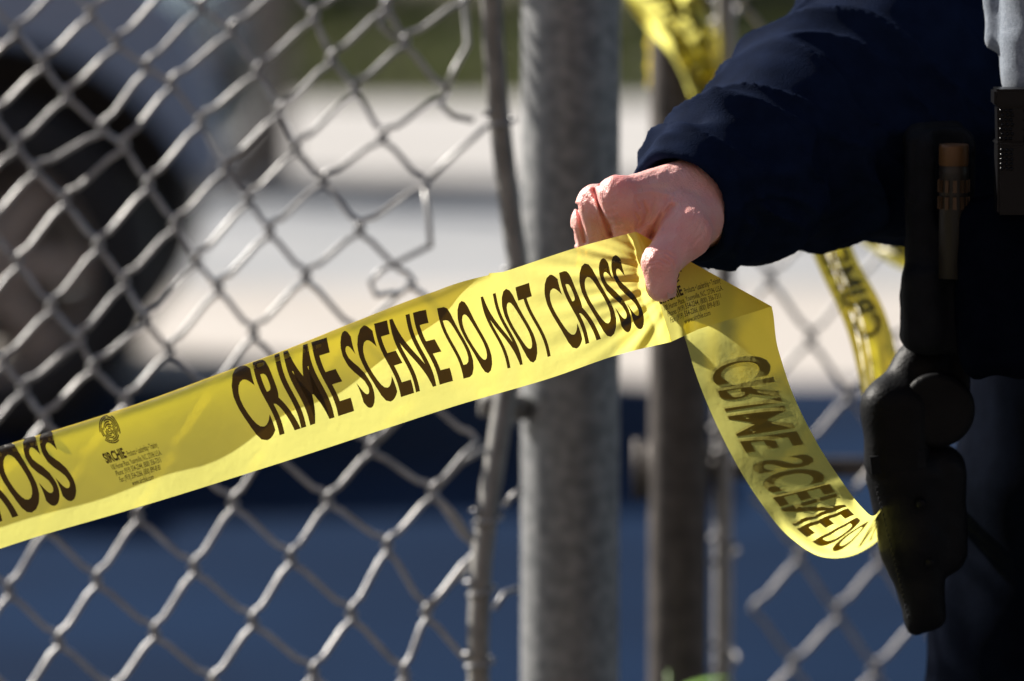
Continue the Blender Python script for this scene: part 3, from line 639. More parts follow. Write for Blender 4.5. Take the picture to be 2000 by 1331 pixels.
for wd, xa, xb, va, vb in (('CRIME', 476, 672, .17, .775), ('SCENE', 692, 862, .17, .785), ('DO', 882, 946, .175, .79), ('NOT', 966, 1060, .178, .80), ('CROSS', 1080, 1238, .18, .805), ('NOT', -250, -140, .17, .775), ('CROSS', -74, 138, .17, .775)):
    print_text('lettering', wd, s_at(xa), s_at(xb), va, vb, tape, F, bold=0.021)
for wd, sa, sb in (('CRIME', 290, 492), ('SCENE', 514, 712), ('DO', 726, 800), ('NOT', 830, 930), ('CROSS', 965, 1130), ('CRIME', 1320, 1520), ('SCENE', 1545, 1740)):
    print_text('lettering', wd, sa, sb, 0.175, 0.825, tape, F, bold=0.024)
def emblem(sc_, vc, s_, parent, fn):
    """loop-ridge finger print drawn as broken arcs"""
    sv, fc = [], []; r = np.random.RandomState(4)
    for k in range(7):
        ra = (k + 1) / 7.0; n = 26; a0 = r.uniform(0, 6.28)
        for seg in range(3):
            st = a0 + seg * 2.1; ln = r.uniform(1.4, 1.95); i0 = len(sv); m = 9
            for q in range(m + 1):
                a = st + ln * q / m
                for dr in (-0.05, 0.05):
                    sv.append((sc_ + (ra + dr) * math.cos(a) * 0.72 * s_, vc + (ra + dr) * math.sin(a) * s_ / WPX))
            fc += [(i0 + 2 * q, i0 + 2 * q + 1, i0 + 2 * q + 3, i0 + 2 * q + 2) for q in range(m)]
    print_mesh('emblem', np.array(sv), fc, parent, fn)
def small_print(sb, parent, fn, v=0.60, k=1.0):
    emblem(sb + 44 * k, v - 0.19, 33 * k, parent, fn)
    rows = [('SIRCHIE', 0, 52, 0.085, 0.03), ('Products \u2022 Leadership \u2022 Training', 56, 132, 0.05, 0.0), ('100 Hunter Place, Youngsville, N.C. 27596 U.S.A.', 6, 132, 0.045, 0.0),
            ('Phone: (919) 554-2244, (800) 356-7311', 10, 124, 0.045, 0.0), ('Fax: (919) 554-2266, (800) 899-8181', 14, 118, 0.045, 0.0), ('www.sirchie.com', 42, 96, 0.045, 0.0)]
    vv = [v + 0.075, v + 0.075, v + 0.145, v + 0.205, v + 0.265, v + 0.325]
    for (tx, x0, x1, h, bo), vb in zip(rows, vv):
        print_text('lettering', tx, sb + x0 * k, sb + x1 * k, vb - h, vb, parent, fn, bold=bo + 0.01, step=20, vstep=0.2)
small_print(-2, tape, F, v=0.585, k=0.98)
small_print(s_at(208), tape, F, v=0.50, k=0.80)

# crumpled tape tied to the gate
tied = empty('tied_barrier_tape', P(1380, 150, 4.95), 'crumpled yellow barrier tape knotted round the dark gate pipe', 'tape')
def strand(stations, seed, crump, wid_n=19, printing=True, span=None):
    st = np.array(stations, float); L = np.concatenate([[0], np.cumsum(np.linalg.norm(np.diff(st[:, :2], axis=0), axis=1))])
    def fn(s, v):
        s, v = np.broadcast_arrays(np.asarray(s, float), np.asarray(v, float)); sh = s.shape
        q = cr(L, st, s.ravel()); vv = v.ravel()[:, None]; x = q[:, 0:1] + (q[:, 2:3] - q[:, 0:1]) * vv; y = q[:, 1:2] + (q[:, 3:4] - q[:, 1:2]) * vv
        dp = q[:, 4] + crump * (1.2 * np.sin(vv[:, 0] * 11 + s.ravel() / 60 + seed) + 0.8 * np.sin(vv[:, 0] * 23 - s.ravel() / 33 + seed * 2) + 0.6 * np.sin(s.ravel() / 19 + 5 * vv[:, 0]))
        x = x[:, 0] + 900 * crump * np.sin(s.ravel() / 41 + vv[:, 0] * 9 + seed); return P(x, y[:, 0], dp).reshape(sh + (3,))
    sheet('strand', fn, np.linspace(0, L[-1], int(L[-1] / 6)), np.linspace(0, 1, wid_n * 2), M_tape, tied)
    if printing: print_text('lettering', 'DO NOT CROSS', L[-1] * 0.05, L[-1] * 0.93, 0.22, 0.8, tied, fn, bold=0.02, step=7, sides=(1, -1))
strand([(1160, -130, 1290, -170, 4.94), (1212, -30, 1345, -60, 4.945), (1262, 55, 1378, 30, 4.95), (1312, 120, 1402, 100, 4.955), (1348, 180, 1425, 165, 4.95), (1372, 260, 1452, 235, 4.93), (1420, 340, 1510, 300, 4.90)], 1, 0.0068)
strand([(1300, -150, 1392, -150, 5.11), (1318, -20, 1380, -30, 5.10), (1338, 70, 1386, 60, 5.09), (1350, 150, 1408, 140, 5.06), (1345, 215, 1400, 205, 5.0), (1350, 300, 1420, 290, 4.96)], 4, 0.005, printing=True)
strand([(1400, 270, 1440, 210, 4.92), (1520, 345, 1560, 275, 4.86), (1640, 440, 1690, 380, 4.80), (1735, 510, 1760, 430, 4.76), (1830, 560, 1850, 490, 4.72), (1900, 640, 1930, 570, 4.7)], 7, 0.004)
# band of tape round the pipe
ring = []
def ringf(s, v):
    s, v = np.broadcast_arrays(np.asarray(s, float), np.asarray(v, float)); a = s / 40.0; r = 0.0275 + 0.0012 * np.sin(v * 17 + a * 3) + 0.0007 * np.sin(a * 9)
    c = P(1326, 120, 5.02); return np.stack([gb[0] + r * np.cos(a), 5.02 + r * np.sin(a), c[2] + 0.028 - v * 0.05 + 0.008 * np.sin(a)], -1)
sheet('wrap', ringf, np.linspace(0, 40 * 6.6, 60), np.linspace(0, 1, 14), M_tape, tied)
#PART3
# ------------------------------------------------------------------ the officer
person = empty('person', (0.55, 4.08, 0), 'person in dark navy uniform jacket gripping the yellow tape with one hand', 'person')
# --- gripping hand: joints measured in the picture plus their distance
J = {k: P(*v) for k, v in dict(
    wr=(1362, 400, 3.868), fa=(1440, 352, 3.915),
    i0=(1208, 388, 3.804), i1=(1234, 447, 3.823), i2=(1260, 516, 3.815), i3=(1284, 556, 3.809),
    m0=(1166, 402, 3.824), m1=(1176, 492, 3.848), m2=(1222, 544, 3.838), m3=(1258, 576, 3.828),
    r0=(1153, 436, 3.845), r1=(1159, 512, 3.865), r2=(1203, 558, 3.862), r3=(1238, 582, 3.852),
    p0=(1153, 465, 3.864), p1=(1152, 524, 3.880), p2=(1186, 560, 3.882), p3=(1214, 580, 3.872),
    t0=(1364, 420, 3.850), t1=(1338, 457, 3.803), t2=(1290, 515, 3.7775), t3=(1290, 562, 3.7815)).items()}
def groove(p, d, c, nrm, w, depth, lim):
    q = p - c; t = q @ nrm; r = np.linalg.norm(q, axis=-1); return d + depth * np.exp(-(t / w) ** 2) * np.clip(1 - r / lim, 0, 1)
def unit(v): return v / np.linalg.norm(v)
CREASES = [([(1160, 372), (1168, 395), (1180, 425), (1192, 458)], .0032, 3.2), ([(1128, 402), (1133, 430), (1143, 472)], .0026, 3.0), ([(1117, 450), (1124, 476)], .0020, 2.8), ([(1238, 380), (1272, 373), (1312, 382)], -.0010, 4.0), ([(1172, 362), (1184, 372)], .0008, 2.4), ([(1140, 384), (1152, 392)], .0008, 2.2), ([(1312, 404), (1290, 430), (1273, 457), (1262, 474)], .0030, 5.0), ([(1300, 392), (1291, 418), (1279, 443)], .0010, 2.6), ([(1280, 388), (1274, 414), (1267, 434)], .0010, 2.6),
    ([(1322, 400), (1308, 425), (1296, 447)], .0008, 2.6), ([(1256, 396), (1263, 416), (1259, 434), (1247, 449)], .0018, 3.4), ([(1241, 392), (1249, 408)], .0009, 2.4), ([(1240, 418), (1248, 431), (1243, 446)], .0011, 2.4),
    ([(1281, 503), (1296, 499), (1311, 510), (1317, 522)], .0011, 2.2), ([(1272, 511), (1290, 507), (1306, 517)], .0010, 2.2), ([(1284, 494), (1302, 493), (1319, 503)], .0008, 2.2), ([(1268, 519), (1284, 516), (1298, 524)], .0006, 2.0),
    
    ([(1190, 402), (1204, 398)], .0006, 2.2), ([(1186, 418), (1206, 414)], .0006, 2.2), ([(1186, 430), (1210, 428)], .0006, 2.2), ([(1188, 440), (1214, 440)], .0006, 2.2), ([(1215, 372), (1236, 380)], .0005, 2.4), ([(1225, 356), (1262, 362), (1300, 356)], -.0007, 5.0),
    ([(1345, 470), (1362, 452), (1370, 430)], .0007, 3.0), ([(1350, 480), (1368, 462), (1378, 436)], .0006, 3.0)]
def hand_sdf(p):
    wr = J['wr']; up = np.array([0, 0, 1.0])
    palm = cone(p, wr + up * 0.007, J['i0'], 0.0262, 0.0130)
    for k, r in (('m0', 0.0120), ('r0', 0.0112), ('p0', 0.0100)): palm = smin(palm, cone(p, wr + up * -0.004 + np.array([0, 0.010, 0]), J[k], 0.022, r), 0.012)
    palm = smin(palm, cone(p, J['fa'], wr, 0.029, 0.0262), 0.012)
    fl = None
    for f, r0 in (('i', 0.0116), ('m', 0.0106), ('r', 0.0097), ('p', 0.0083)):
        a, b, c, d_ = (J[f + str(k)] for k in range(4))
        g = cone(p, a, b, r0 * 1.10, r0 * 0.95); g = smin(g, cone(p, b, c, r0 * 0.97, r0 * 0.86), 0.003); g = smin(g, cone(p, c, d_, r0 * 0.86, r0 * 0.74), 0.003)
        g = smin(g, ball(p, a + np.array([-0.001, 0, 0.0015]), r0 * 1.12), 0.006); g = smin(g, ball(p, b, r0 * (1.16 if f == 'i' else 1.02)), 0.003)
        fl = g if fl is None else smin(fl, g, 0.0010)
    d = smin(palm, fl, 0.0055)
    th = cone(p, J['t0'], J['t1'], 0.0205, 0.0162); th = smin(th, cone(p, J['t1'], J['t2'], 0.0168, 0.0122), 0.006)
    th = smin(th, cone(p, J['t2'], J['t3'], 0.0120, 0.0092), 0.004)
    th = smin(th, ell(p, J['t3'] * 0.7 + J['t2'] * 0.3 + np.array([0.0005, -0.002, 0]), (0.0094, 0.0092, 0.0125)), 0.004)
    d = smin(d, th, 0.0085)
    web = cone(p, P(1322, 420, 3.818), P(1258, 428, 3.824), 0.0140, 0.0095); d = smin(d, web, 0.010)
    # tendon ridges and hollows over the back of the hand
    for k, am in (('i0', 0.0016), ('m0', 0.0016), ('r0', 0.0012)):
        c = cone(p, wr * 0.35 + J[k] * 0.65 + up * 0.007, J[k] + up * 0.005, 0.0, 0.0); d = d - am * np.exp(-(c / 0.0055) ** 2)
    # skin creases, traced as lines over the near side of the hand
    v = p - CO; dp = v @ FW; x_ = (v @ RT) / (K * dp) + 1000; y_ = 665.5 - (v @ UP) / (K * dp)
    for pts, dep, wd in CREASES:
        dep = dep * 0.72; wd = wd * 1.1
        m = None
        for (ax_, ay_), (bx_, by_) in zip(pts[:-1], pts[1:]):
            ux, uy = bx_ - ax_, by_ - ay_; t = np.clip(((x_ - ax_) * ux + (y_ - ay_) * uy) / (ux * ux + uy * uy), 0, 1)
            e_ = (x_ - ax_ - t * ux) ** 2 + (y_ - ay_ - t * uy) ** 2; m = e_ if m is None else np.minimum(m, e_)
        d = d + dep * np.exp(-m / wd ** 2) - 0.2 * dep * np.exp(-(np.sqrt(m) - 2.2 * wd) ** 2 / wd ** 2)
    return d + 0.00022 * sines(p, 11, 6, 700)
lo = np.min([v for v in J.values()], 0) - 0.035; hi = np.max([v for v in J.values()], 0) + 0.03; hi[0] = J['fa'][0] - 0.004
hand = sdf_obj('hand', hand_sdf, lo, hi, 0.00062, M_skin, person)
def paint_red(o, spots):
    me = o.data; co = np.empty(len(me.vertices) * 3); me.vertices.foreach_get('co', co); co = co.reshape(-1, 3); r = np.zeros(len(co))
    for c, rad, a in spots: r = np.maximum(r, a * np.exp(-(np.linalg.norm(co - c, axis=1) / rad) ** 2))
    at = me.attributes.new('red', 'FLOAT', 'POINT'); at.data.foreach_set('value', r)
upz = np.array([0, -0.004, 0.008])
paint_red(hand, [(J['i0'] + upz, 0.016, 0.75), (J['m0'] + upz, 0.014, 0.7), (J['r0'] + upz, 0.012, 0.6), (J['p0'] + upz, 0.010, 0.6), (J['i1'], 0.014, 0.55), (J['t2'] + np.array([0, -0.012, 0]), 0.012, 0.55), (J['t3'], 0.013, 0.45), (J['t1'], 0.02, 0.3), (P(1330, 470, 3.79), 0.02, 0.35)])
# thumb nail, on the far right flank of the thumb
nc = J['t3'] * 0.8 + J['t2'] * 0.2; nl = unit(J['t3'] - J['t2']); nn = unit(np.array([0.76, -0.60, 0.10]) - nl * (np.array([0.76, -0.60, 0.10]) @ nl)); nb = np.cross(nn, nl)
nv, nf = [], []
for i in range(9):
    for j in range(9):
        u, v_ = (i - 4) / 4, (j - 4) / 4; sq = math.sqrt(max(0, 1 - 0.25 * u * u)); x, y = 0.0068 * u, 0.0055 * v_ * sq
        nv.append(nc + nl * (x + 0.002) + nb * y + nn * (0.0101 - 22 * y * y - 4 * x * x)); 
        if i < 8 and j < 8: nf.append((i * 9 + j, i * 9 + j + 1, (i + 1) * 9 + j + 1, (i + 1) * 9 + j))
mesh('thumb_nail', nv, nf, M_nail, person, True)

# --- sleeve
Q = [P(1320, 411, 3.853), P(1448, 334, 3.915), P(1582, 262, 3.975), P(1772, 205, 4.045), P(1905, -480, 4.12)]
QR = [0.0395, 0.0555, 0.0700, 0.082, 0.088]
fax = unit(Q[1] - Q[0])
def sleeve_sdf(p):
    d = cone(p, Q[0], Q[1], QR[0], QR[1]); d = smin(d, cone(p, Q[1], Q[2], QR[1], QR[2]), 0.02); d = smin(d, cone(p, Q[2], Q[3], QR[2], QR[3]), 0.02); d = smin(d, cone(p, Q[3], Q[4], QR[3], QR[4]), 0.06)
    t = (p - Q[0]) @ fax
    rel = p - Q[0] - t[..., None] * fax; ang = np.arctan2(rel[..., 2], rel[..., 1])
    env = np.clip(t / 0.035, 0.15, 1)
    # sharp irregular folds that wind round the arm
    c3 = np.stack([t * 46 + 1.5 * np.sin(ang + 0.5), 1.5 * np.cos(ang), 1.5 * np.sin(ang)], -1)
    n1 = sines(c3, 23, 6, 1.0, 0.8, 1.3); n2 = sines(c3, 29, 6, 1.7, 0.8, 1.3)
    d = d - env * (0.0095 * np.clip(1 - np.abs(n1) * 1.3, 0, 1) ** 2.5 + 0.0055 * np.clip(1 - np.abs(n2) * 1.5, 0, 1) ** 3 - 0.0035) + env * 0.0020 * sines(p, 21, 6, 40)
    d = d + 0.0022 * np.exp(-((t - 0.024) / 0.0024) ** 2)                  # stitched hem of the cuff
    # two pressed pleats across the top of the cuff
    for q0, q1, am in ((P(1290, 268, 3.86), P(1405, 258, 3.87), 0.0045), (P(1270, 305, 3.85), P(1415, 300, 3.865), 0.003), (P(1330, 240, 3.88), P(1440, 285, 3.87), -0.004)):
        d = d - am * np.exp(-(cone(p, q0, q1, 0, 0) / 0.009) ** 2)
    # open end of the cuff
    cut = 0.004 - t + 0.0025 * np.sin(ang * 3) ; d = smax(d, cut, 0.002)
    inner = cone(p, Q[0] - fax * 0.02, Q[0] + fax * 0.05, QR[0] - 0.003, QR[0] - 0.006); d = smax(d, -inner, 0.002)
    return d
slo = np.array([P(1200, 0, 3.86)[0], 3.76, 0.84]); shi = np.array([0.52, 4.24, 1.33])
sdf_obj('sleeve', sleeve_sdf, slo, shi, 0.0026, M_navy, person)

# --- jacket body, other arm
def jacket_sdf(p):
    q = (p - np.array([0.555, 4.09, 0])) / np.array([1.62, 1.0, 1.0])
    d = cone(q, (0, 0, 1.03), (0, 0, 1.36), 0.135, 0.135) * 1.15
    d = smin(d, cone(p, (0.40, 4.11, 1.47), (0.71, 4.11, 1.47), 0.075, 0.075), 0.09)
    d = smin(d, cone(p, Q[3], Q[4], QR[3], QR[4]), 0.05); d = smin(d, cone(p, Q[4], (0.42, 4.12, 1.46), 0.088, 0.08), 0.05)
    L = [(0.74, 4.12, 1.45), (0.86, 4.13, 1.17), (0.84, 4.02, 0.95)]
    d = smin(d, cone(p, L[0], L[1], 0.082, 0.07), 0.04); d = smin(d, cone(p, L[1], L[2], 0.07, 0.048), 0.03)
    d = smin(d, cone(p, (0.555, 4.1, 1.5), (0.555, 4.1, 1.56), 0.078, 0.068), 0.03)
    d = d + 0.004 * sines(p, 31, 7, 28) + 0.002 * np.sin(p[..., 2] * 55 + 3 * p[..., 0])
    return smax(d, 0.93 + 0.01 * np.sin(p[..., 0] * 20) - p[..., 2], 0.01)
sdf_obj('jacket', jacket_sdf, (0.24, 3.86, 0.90), (0.97, 4.32, 1.66), 0.0095, M_navy, person)
# lower front panel of the shirt hanging over the belt
def panel_sdf(p):
    c = P(1965, 565, 3.885); d = rbox(p, c + np.array([0.02, 0.02, 0]), (0.052, 0.022, 0.062), 0.016)
    return d + 0.0018 * np.sin(p[..., 0] * 190 + p[..., 2] * 30) + 0.0012 * sines(p, 41, 5, 120)
pc = P(1965, 565, 3.885); sdf_obj('shirt_tail', panel_sdf, pc - 0.09, pc + np.array([0.12, 0.09, 0.09]), 0.003, M_trouser, person)
# vest cloth over the flank, lit from the side
def vest_sdf(p):
    c = P(2000, 20, 3.865); ax0, ax1 = P(1946, 75, 3.905), P(1962, -260, 3.915)
    d = cone(p, ax0, ax1, 0.0085, 0.016)
    d2 = rbox(p, c + np.array([0.045, 0.030, 0.045]), (0.058, 0.034, 0.118), 0.030); d2 = d2 + 0.0025 * np.sin((p[..., 0] - 0.2 * p[..., 2]) * 150) * np.clip((p[..., 2] - 1.1) * 8, 0.2, 1)
    g = cone(p, P(1968, -20, 3.86), P(1949, 130, 3.872), 0, 0); d2 = d2 + 0.005 * np.exp(-(g / 0.005) ** 2)
    q = (p - np.array([0.555, 4.09, 0])) / np.array([1.62, 1.0, 1.0]); sh = cone(q, (0, 0, 1.03), (0, 0, 1.36), 0.151, 0.150) * 1.15
    sh = smax(smax(sh, 1.065 - p[..., 2], 0.01), smax(p[..., 2] - 1.47, 0.352 - p[..., 0], 0.012), 0.012)
    d2 = smin(d2, sh, 0.012)
    return smin(d, d2, 0.006) + 0.0008 * sines(p, 51, 6, 140)
vc = P(2000, 20, 3.865); sdf_obj('vest', vest_sdf, vc + np.array([-0.04, -0.03, -0.10]), np.array([0.84, 4.27, 1.50]), 0.0032, M_grey, person)
# --- trousers, boots
def trouser_sdf(p):
    d = ell(p, (0.555, 4.1, 0.93), (0.195, 0.135, 0.13))
    for hx, kx, ax in ((0.450, 0.372, 0.340), (0.66, 0.70, 0.73)):
        d = smin(d, cone(p, (hx, 4.09, 0.90), (kx, 4.07, 0.50), 0.112, 0.088), 0.04); d = smin(d, cone(p, (kx, 4.07, 0.50), (ax, 4.12, 0.09), 0.078, 0.062), 0.03)
    d = d + 0.004 * sines(p, 61, 7, 30) + 0.002 * np.sin(p[..., 2] * 70 + 4 * p[..., 0])
    return smax(d, 0.07 - p[..., 2], 0.006)
sdf_obj('trousers', trouser_sdf, (0.22, 3.90, 0.05), (0.88, 4.30, 1.10), 0.009, M_trouser, person)
for bx0 in (0.340, 0.73):
    def boot_sdf(p, bx0=bx0):
        d = cone(p, (bx0, 4.12, 0.13), (bx0, 4.12, 0.05), 0.050, 0.045); d = smin(d, ell(p, (bx0 - 0.01, 4.03, 0.045), (0.048, 0.115, 0.048)), 0.03); d = smin(d, ell(p, (bx0, 4.15, 0.04), (0.042, 0.06, 0.045)), 0.02)
        return smax(d, 0.002 - p[..., 2], 0.004)
    sdf_obj('boot', boot_sdf, (bx0 - 0.08, 3.88, -0.01), (bx0 + 0.08, 4.24, 0.2), 0.006, M_boot, person)
# --- head and other hand (outside the picture)
HC = np.array([0.545, 4.06, 1.70])
def head_sdf(p):
    d = ell(p, HC + (0, 0.012, 0.03), (0.076, 0.095, 0.098)); d = smin(d, ell(p, HC + (0, -0.02, -0.05), (0.058, 0.066, 0.07)), 0.03)
    d = smin(d, cone(p, HC + (0, 0.02, -0.07), HC + (0.005, 0.045, -0.20), 0.056, 0.06), 0.03)
    d = smin(d, cone(p, HC + (0, -0.082, 0.012), HC + (0, -0.102, -0.022), 0.007, 0.012), 0.012)
    for sx in (-1, 1):
        d = smin(d, ell(p, HC + (sx * 0.077, 0.015, 0.0), (0.009, 0.02, 0.032)), 0.006); d = d + 0.007 * np.exp(-(np.linalg.norm(p - (HC + (sx * 0.031, -0.086, 0.012)), axis=-1) / 0.016) ** 2)
        d = smin(d, cone(p, HC + (sx * 0.014, -0.088, 0.032), HC + (sx * 0.048, -0.076, 0.031), 0.006, 0.005), 0.008)
    d = d + 0.003 * np.exp(-(cone(p, HC + (-0.024, -0.085, -0.057), HC + (0.024, -0.085, -0.057), 0, 0) / 0.0035) ** 2)
    return smin(d, ell(p, HC + (0, -0.083, -0.062), (0.022, 0.008, 0.008)), 0.008)
hd = sdf_obj('head', head_sdf, HC - (0.11, 0.13, 0.21), HC + (0.11, 0.13, 0.15), 0.0045, M_skin, person); paint_red(hd, [(HC + (0, -0.1, -0.02), 0.03, 0.4)])
def hair_sdf(p):
    d = ell(p, HC + (0, 0.018, 0.036), (0.083, 0.101, 0.103)) + 0.002 * sines(p, 71, 6, 200)
    return smax(d, -(rbox(p, HC + (0, -0.10, -0.045), (0.066, 0.095, 0.115), 0.02)), 0.008)
sdf_obj('hair', hair_sdf, HC - (0.11, 0.12, 0.09), HC + (0.11, 0.14, 0.16), 0.0045, M_hair, person)
for sx in (-1, 1): mesh('eye', *lathe_data([(0, -0.0), (0.006, 0.001), (0.0105, 0.005), (0.012, 0.011), (0.0105, 0.017), (0, 0.023)], HC + (sx * 0.031, -0.087, 0.012), 'y', 16), pbr('eye_white', (0.7, 0.68, 0.65), 0.2), person, True)
H2 = np.array([0.835, 4.0, 0.90])
def hand2_sdf(p):
    d = cone(p, H2 + (0.003, 0.01, 0.06), H2 + (0, 0, -0.005), 0.027, 0.03); d = smin(d, rbox(p, H2 + (0, -0.004, -0.035), (0.018, 0.042, 0.045), 0.014), 0.012)
    for k, (dy, ln) in enumerate(((-0.034, 0.06), (-0.012, 0.07), (0.011, 0.065), (0.032, 0.052))):
        a = H2 + (0, dy, -0.075); b = a + np.array([-0.012, 0, -ln * 0.55]); c = b + np.array([-0.02, 0, -ln * 0.4]); d = smin(d, smin(cone(p, a, b, 0.0098, 0.0088), cone(p, b, c, 0.0088, 0.0072), 0.003), 0.003)
    return smin(d, smin(cone(p, H2 + (-0.004, -0.035, -0.01), H2 + (-0.014, -0.06, -0.045), 0.014, 0.0115), cone(p, H2 + (-0.014, -0.06, -0.045), H2 + (-0.022, -0.062, -0.075), 0.0115, 0.009), 0.003), 0.007)
h2 = sdf_obj('hand', hand2_sdf, H2 - (0.06, 0.09, 0.16), H2 + (0.05, 0.07, 0.07), 0.003, M_skin, person); paint_red(h2, [(H2, 0.03, 0.1)])
# --- duty belt
bel = []; n = 64
for k in range(n + 1):
    a = 2 * math.pi * k / n; bel.append((0.555 + 0.222 * math.cos(a), 4.095 + 0.152 * math.sin(a)))
bv = [(x + (x - .555) * o, y + (y - 4.095) * o, z) for x, y in bel for o, z in ((0, 0.955), (0.03, 0.955), (0.03, 1.005), (0, 1.005))]
bf = [(4 * i + a, 4 * i + (a + 1) % 4, 4 * i + 4 + (a + 1) % 4, 4 * i + 4 + a) for i in range(n) for a in range(4)]
mesh('duty_belt', bv, bf, M_leather, person)

# ------------------------------------------------------------------ gear on the belt
hol = empty('holster', P(1775, 950, 3.95), 'black hip holster with covered pistol grip, below the torch pouch', 'holster')
def px_ax(a, b): return unit(P(*b) - P(*a))
def hood_sdf(p):
    d = rbox(p, P(1752, 848, 3.945), (0.0225, 0.022, 0.036), 0.016); d = smin(d, cone(p, P(1738, 800, 3.945), P(1800, 720, 3.955), 0.018, 0.017), 0.012)
    d = smin(d, cone(p, P(1800, 720, 3.955), P(1815, 690, 3.96), 0.019, 0.017), 0.01)
    return d + 0.0012 * np.exp(-((cone(p, P(1690, 905, 3.92), P(1815, 905, 3.92), 0, 0)) / 0.004) ** 2)
h0 = P(1770, 820, 3.95); sdf_obj('grip_hood', hood_sdf, h0 - 0.075, h0 + 0.085, 0.0026, M_leather, hol)
def disc_sdf(p):
    c = P(1830, 800, 3.935); q = p - c; r = np.sqrt(q[..., 0] ** 2 + q[..., 2] ** 2); return smax(r - 0.0262, np.abs(q[..., 1]) - 0.009, 0.006)
h1 = P(1830, 800, 3.935); sdf_obj('belt_mount', disc_sdf, h1 - 0.04, h1 + 0.04, 0.0024, M_leather, hol)
def body_sdf(p):
    d = cone(p, P(1762, 935, 3.95), P(1783, 1060, 3.955), 0.0255, 0.0210); d = smin(d, cone(p, P(1783, 1060, 3.955), P(1806, 1195, 3.96), 0.0205, 0.0150), 0.012)
    d = smin(d, cone(p, P(1830, 920, 3.955), P(1850, 1080, 3.965), 0.020, 0.014), 0.012); d = smin(d, cone(p, P(1790, 1215, 3.955), P(1788, 1226, 3.955), 0.0065, 0.006), 0.006)
    return d + 0.0009 * sines(p, 81, 5, 160)
h2_ = P(1795, 1060, 3.955); sdf_obj('holster_body', body_sdf, h2_ + np.array([-0.07, -0.06, -0.09]), h2_ + np.array([0.07, 0.06, 0.09]), 0.0026, M_leather, hol)
def strap_sdf(p): return rbox(p, P(1845, 715, 3.965), (0.018, 0.006, 0.024), 0.004)
h3 = P(1845, 715, 3.965); sdf_obj('belt_loop', strap_sdf, h3 - 0.035, h3 + 0.035, 0.0024, M_leather, hol)

for (x, y, d) in ((1800, 985, 3.925), (1816, 1100, 3.937)):
    c_ = P(x, y, d); mesh('rivet', *lathe_data([(0, -0.003), (0.0025, -0.0028), (0.0036, -0.0015), (0.004, 0.004)], c_, 'y', 14), M_leather, hol, True)
st_ = []
for k in range(26):
    q = k / 25; c_ = P(1712 + 62 * q, 955 + 250 * q, 3.9275 + 0.014 * q); st_.append(box_data(c_[0] - 0.0005, c_[0] + 0.0005, c_[1] - 0.001, c_[1] + 0.002, c_[2] - 0.0012, c_[2] + 0.0012))
mesh('stitching', *merge(st_), M_nylon, hol)
v_, f_ = box_data(-0.019, 0.019, -0.0015, 0.0015, -0.006, 0.006); hs = P(1755, 905, 3.9215); ca_, sa_ = math.cos(0.12), math.sin(0.12)
mesh('retention_strap', [(hs[0] + x * ca_ - z * sa_, hs[1] + y + 18 * x * x, hs[2] + x * sa_ + z * ca_) for x, y, z in v_], f_, M_nylon, hol)
pch = empty('torch_pouch', P(1830, 690, 3.93), 'tall black nylon belt pouch holding a tan-headed torch', 'pouch')
def pouch_sdf(p):
    c = P(1836, 470, 3.93); d = rbox(p, c, (0.0235, 0.021, 0.078), 0.0125); d = smin(d, rbox(p, P(1800, 600, 3.925), (0.0135, 0.018, 0.028), 0.008), 0.008)
    cut = cone(p, P(1864, 200, 3.905), P(1864, 425, 3.905), 0.0135, 0.0135); d = smax(d, -cut, 0.003)
    return d + 0.0007 * sines(p, 91, 5, 150)
p0 = P(1836, 470, 3.93); sdf_obj('pouch_body', pouch_sdf, p0 - np.array([0.05, 0.05, 0.11]), p0 + np.array([0.05, 0.05, 0.10]), 0.0022, M_nylon, pch)
def flap_sdf(p):
    return smin(cone(p, P(1795, 268, 3.92), P(1862, 258, 3.945), 0.010, 0.008), rbox(p, P(1792, 330, 3.92), (0.0085, 0.014, 0.024), 0.005), 0.006)
f0 = P(1820, 300, 3.93); sdf_obj('flap', flap_sdf, f0 - 0.05, f0 + 0.05, 0.002, M_nylon, pch)
tor = empty('torch', P(1866, 420, 3.905), 'small torch with tan metal bezel standing in the black pouch', 'torch'); tb = P(1862, 430, 3.898); zt = P(1862, 281, 3.898)[2] - tb[2]
mesh('bezel', *lathe_data([(0.0, zt - 0.002), (0.0075, zt - 0.002), (0.0085, zt), (0.0098, zt), (0.0102, zt - 0.002), (0.0102, zt - 0.0135), (0.0098, zt - 0.0145)], tb, n=36), M_brass, tor, True)
mesh('barrel', *lathe_data([(0.0098, zt - 0.0145), (0.0096, zt - 0.0155), (0.0102, zt - 0.0175), (0.0102, zt - 0.021), (0.0099, zt - 0.022), (0.0099, -0.04), (0, -0.04)], tb, n=36), pbr('dark_tan_metal', (0.012, 0.009, 0.006), 0.5, 0.1), tor, True)
kn = []
for row in range(2):
    for k in range(12):
        a = 2 * math.pi * k / 12; v, f = box_data(-0.0013, 0.0013, -0.0110, -0.0095, -0.0042, 0.0042); R_ = Matrix.Rotation(a, 3, 'Z')
        kn.append(([tuple(R_ @ Vector(q) + Vector(tb) + Vector((0, 0, zt - 0.0285 - row * 0.0115))) for q in v], f))
mesh('knurling', *merge(kn), pbr('knurled_tan_metal', (0.06, 0.034, 0.016), 0.4, 0.4), tor)

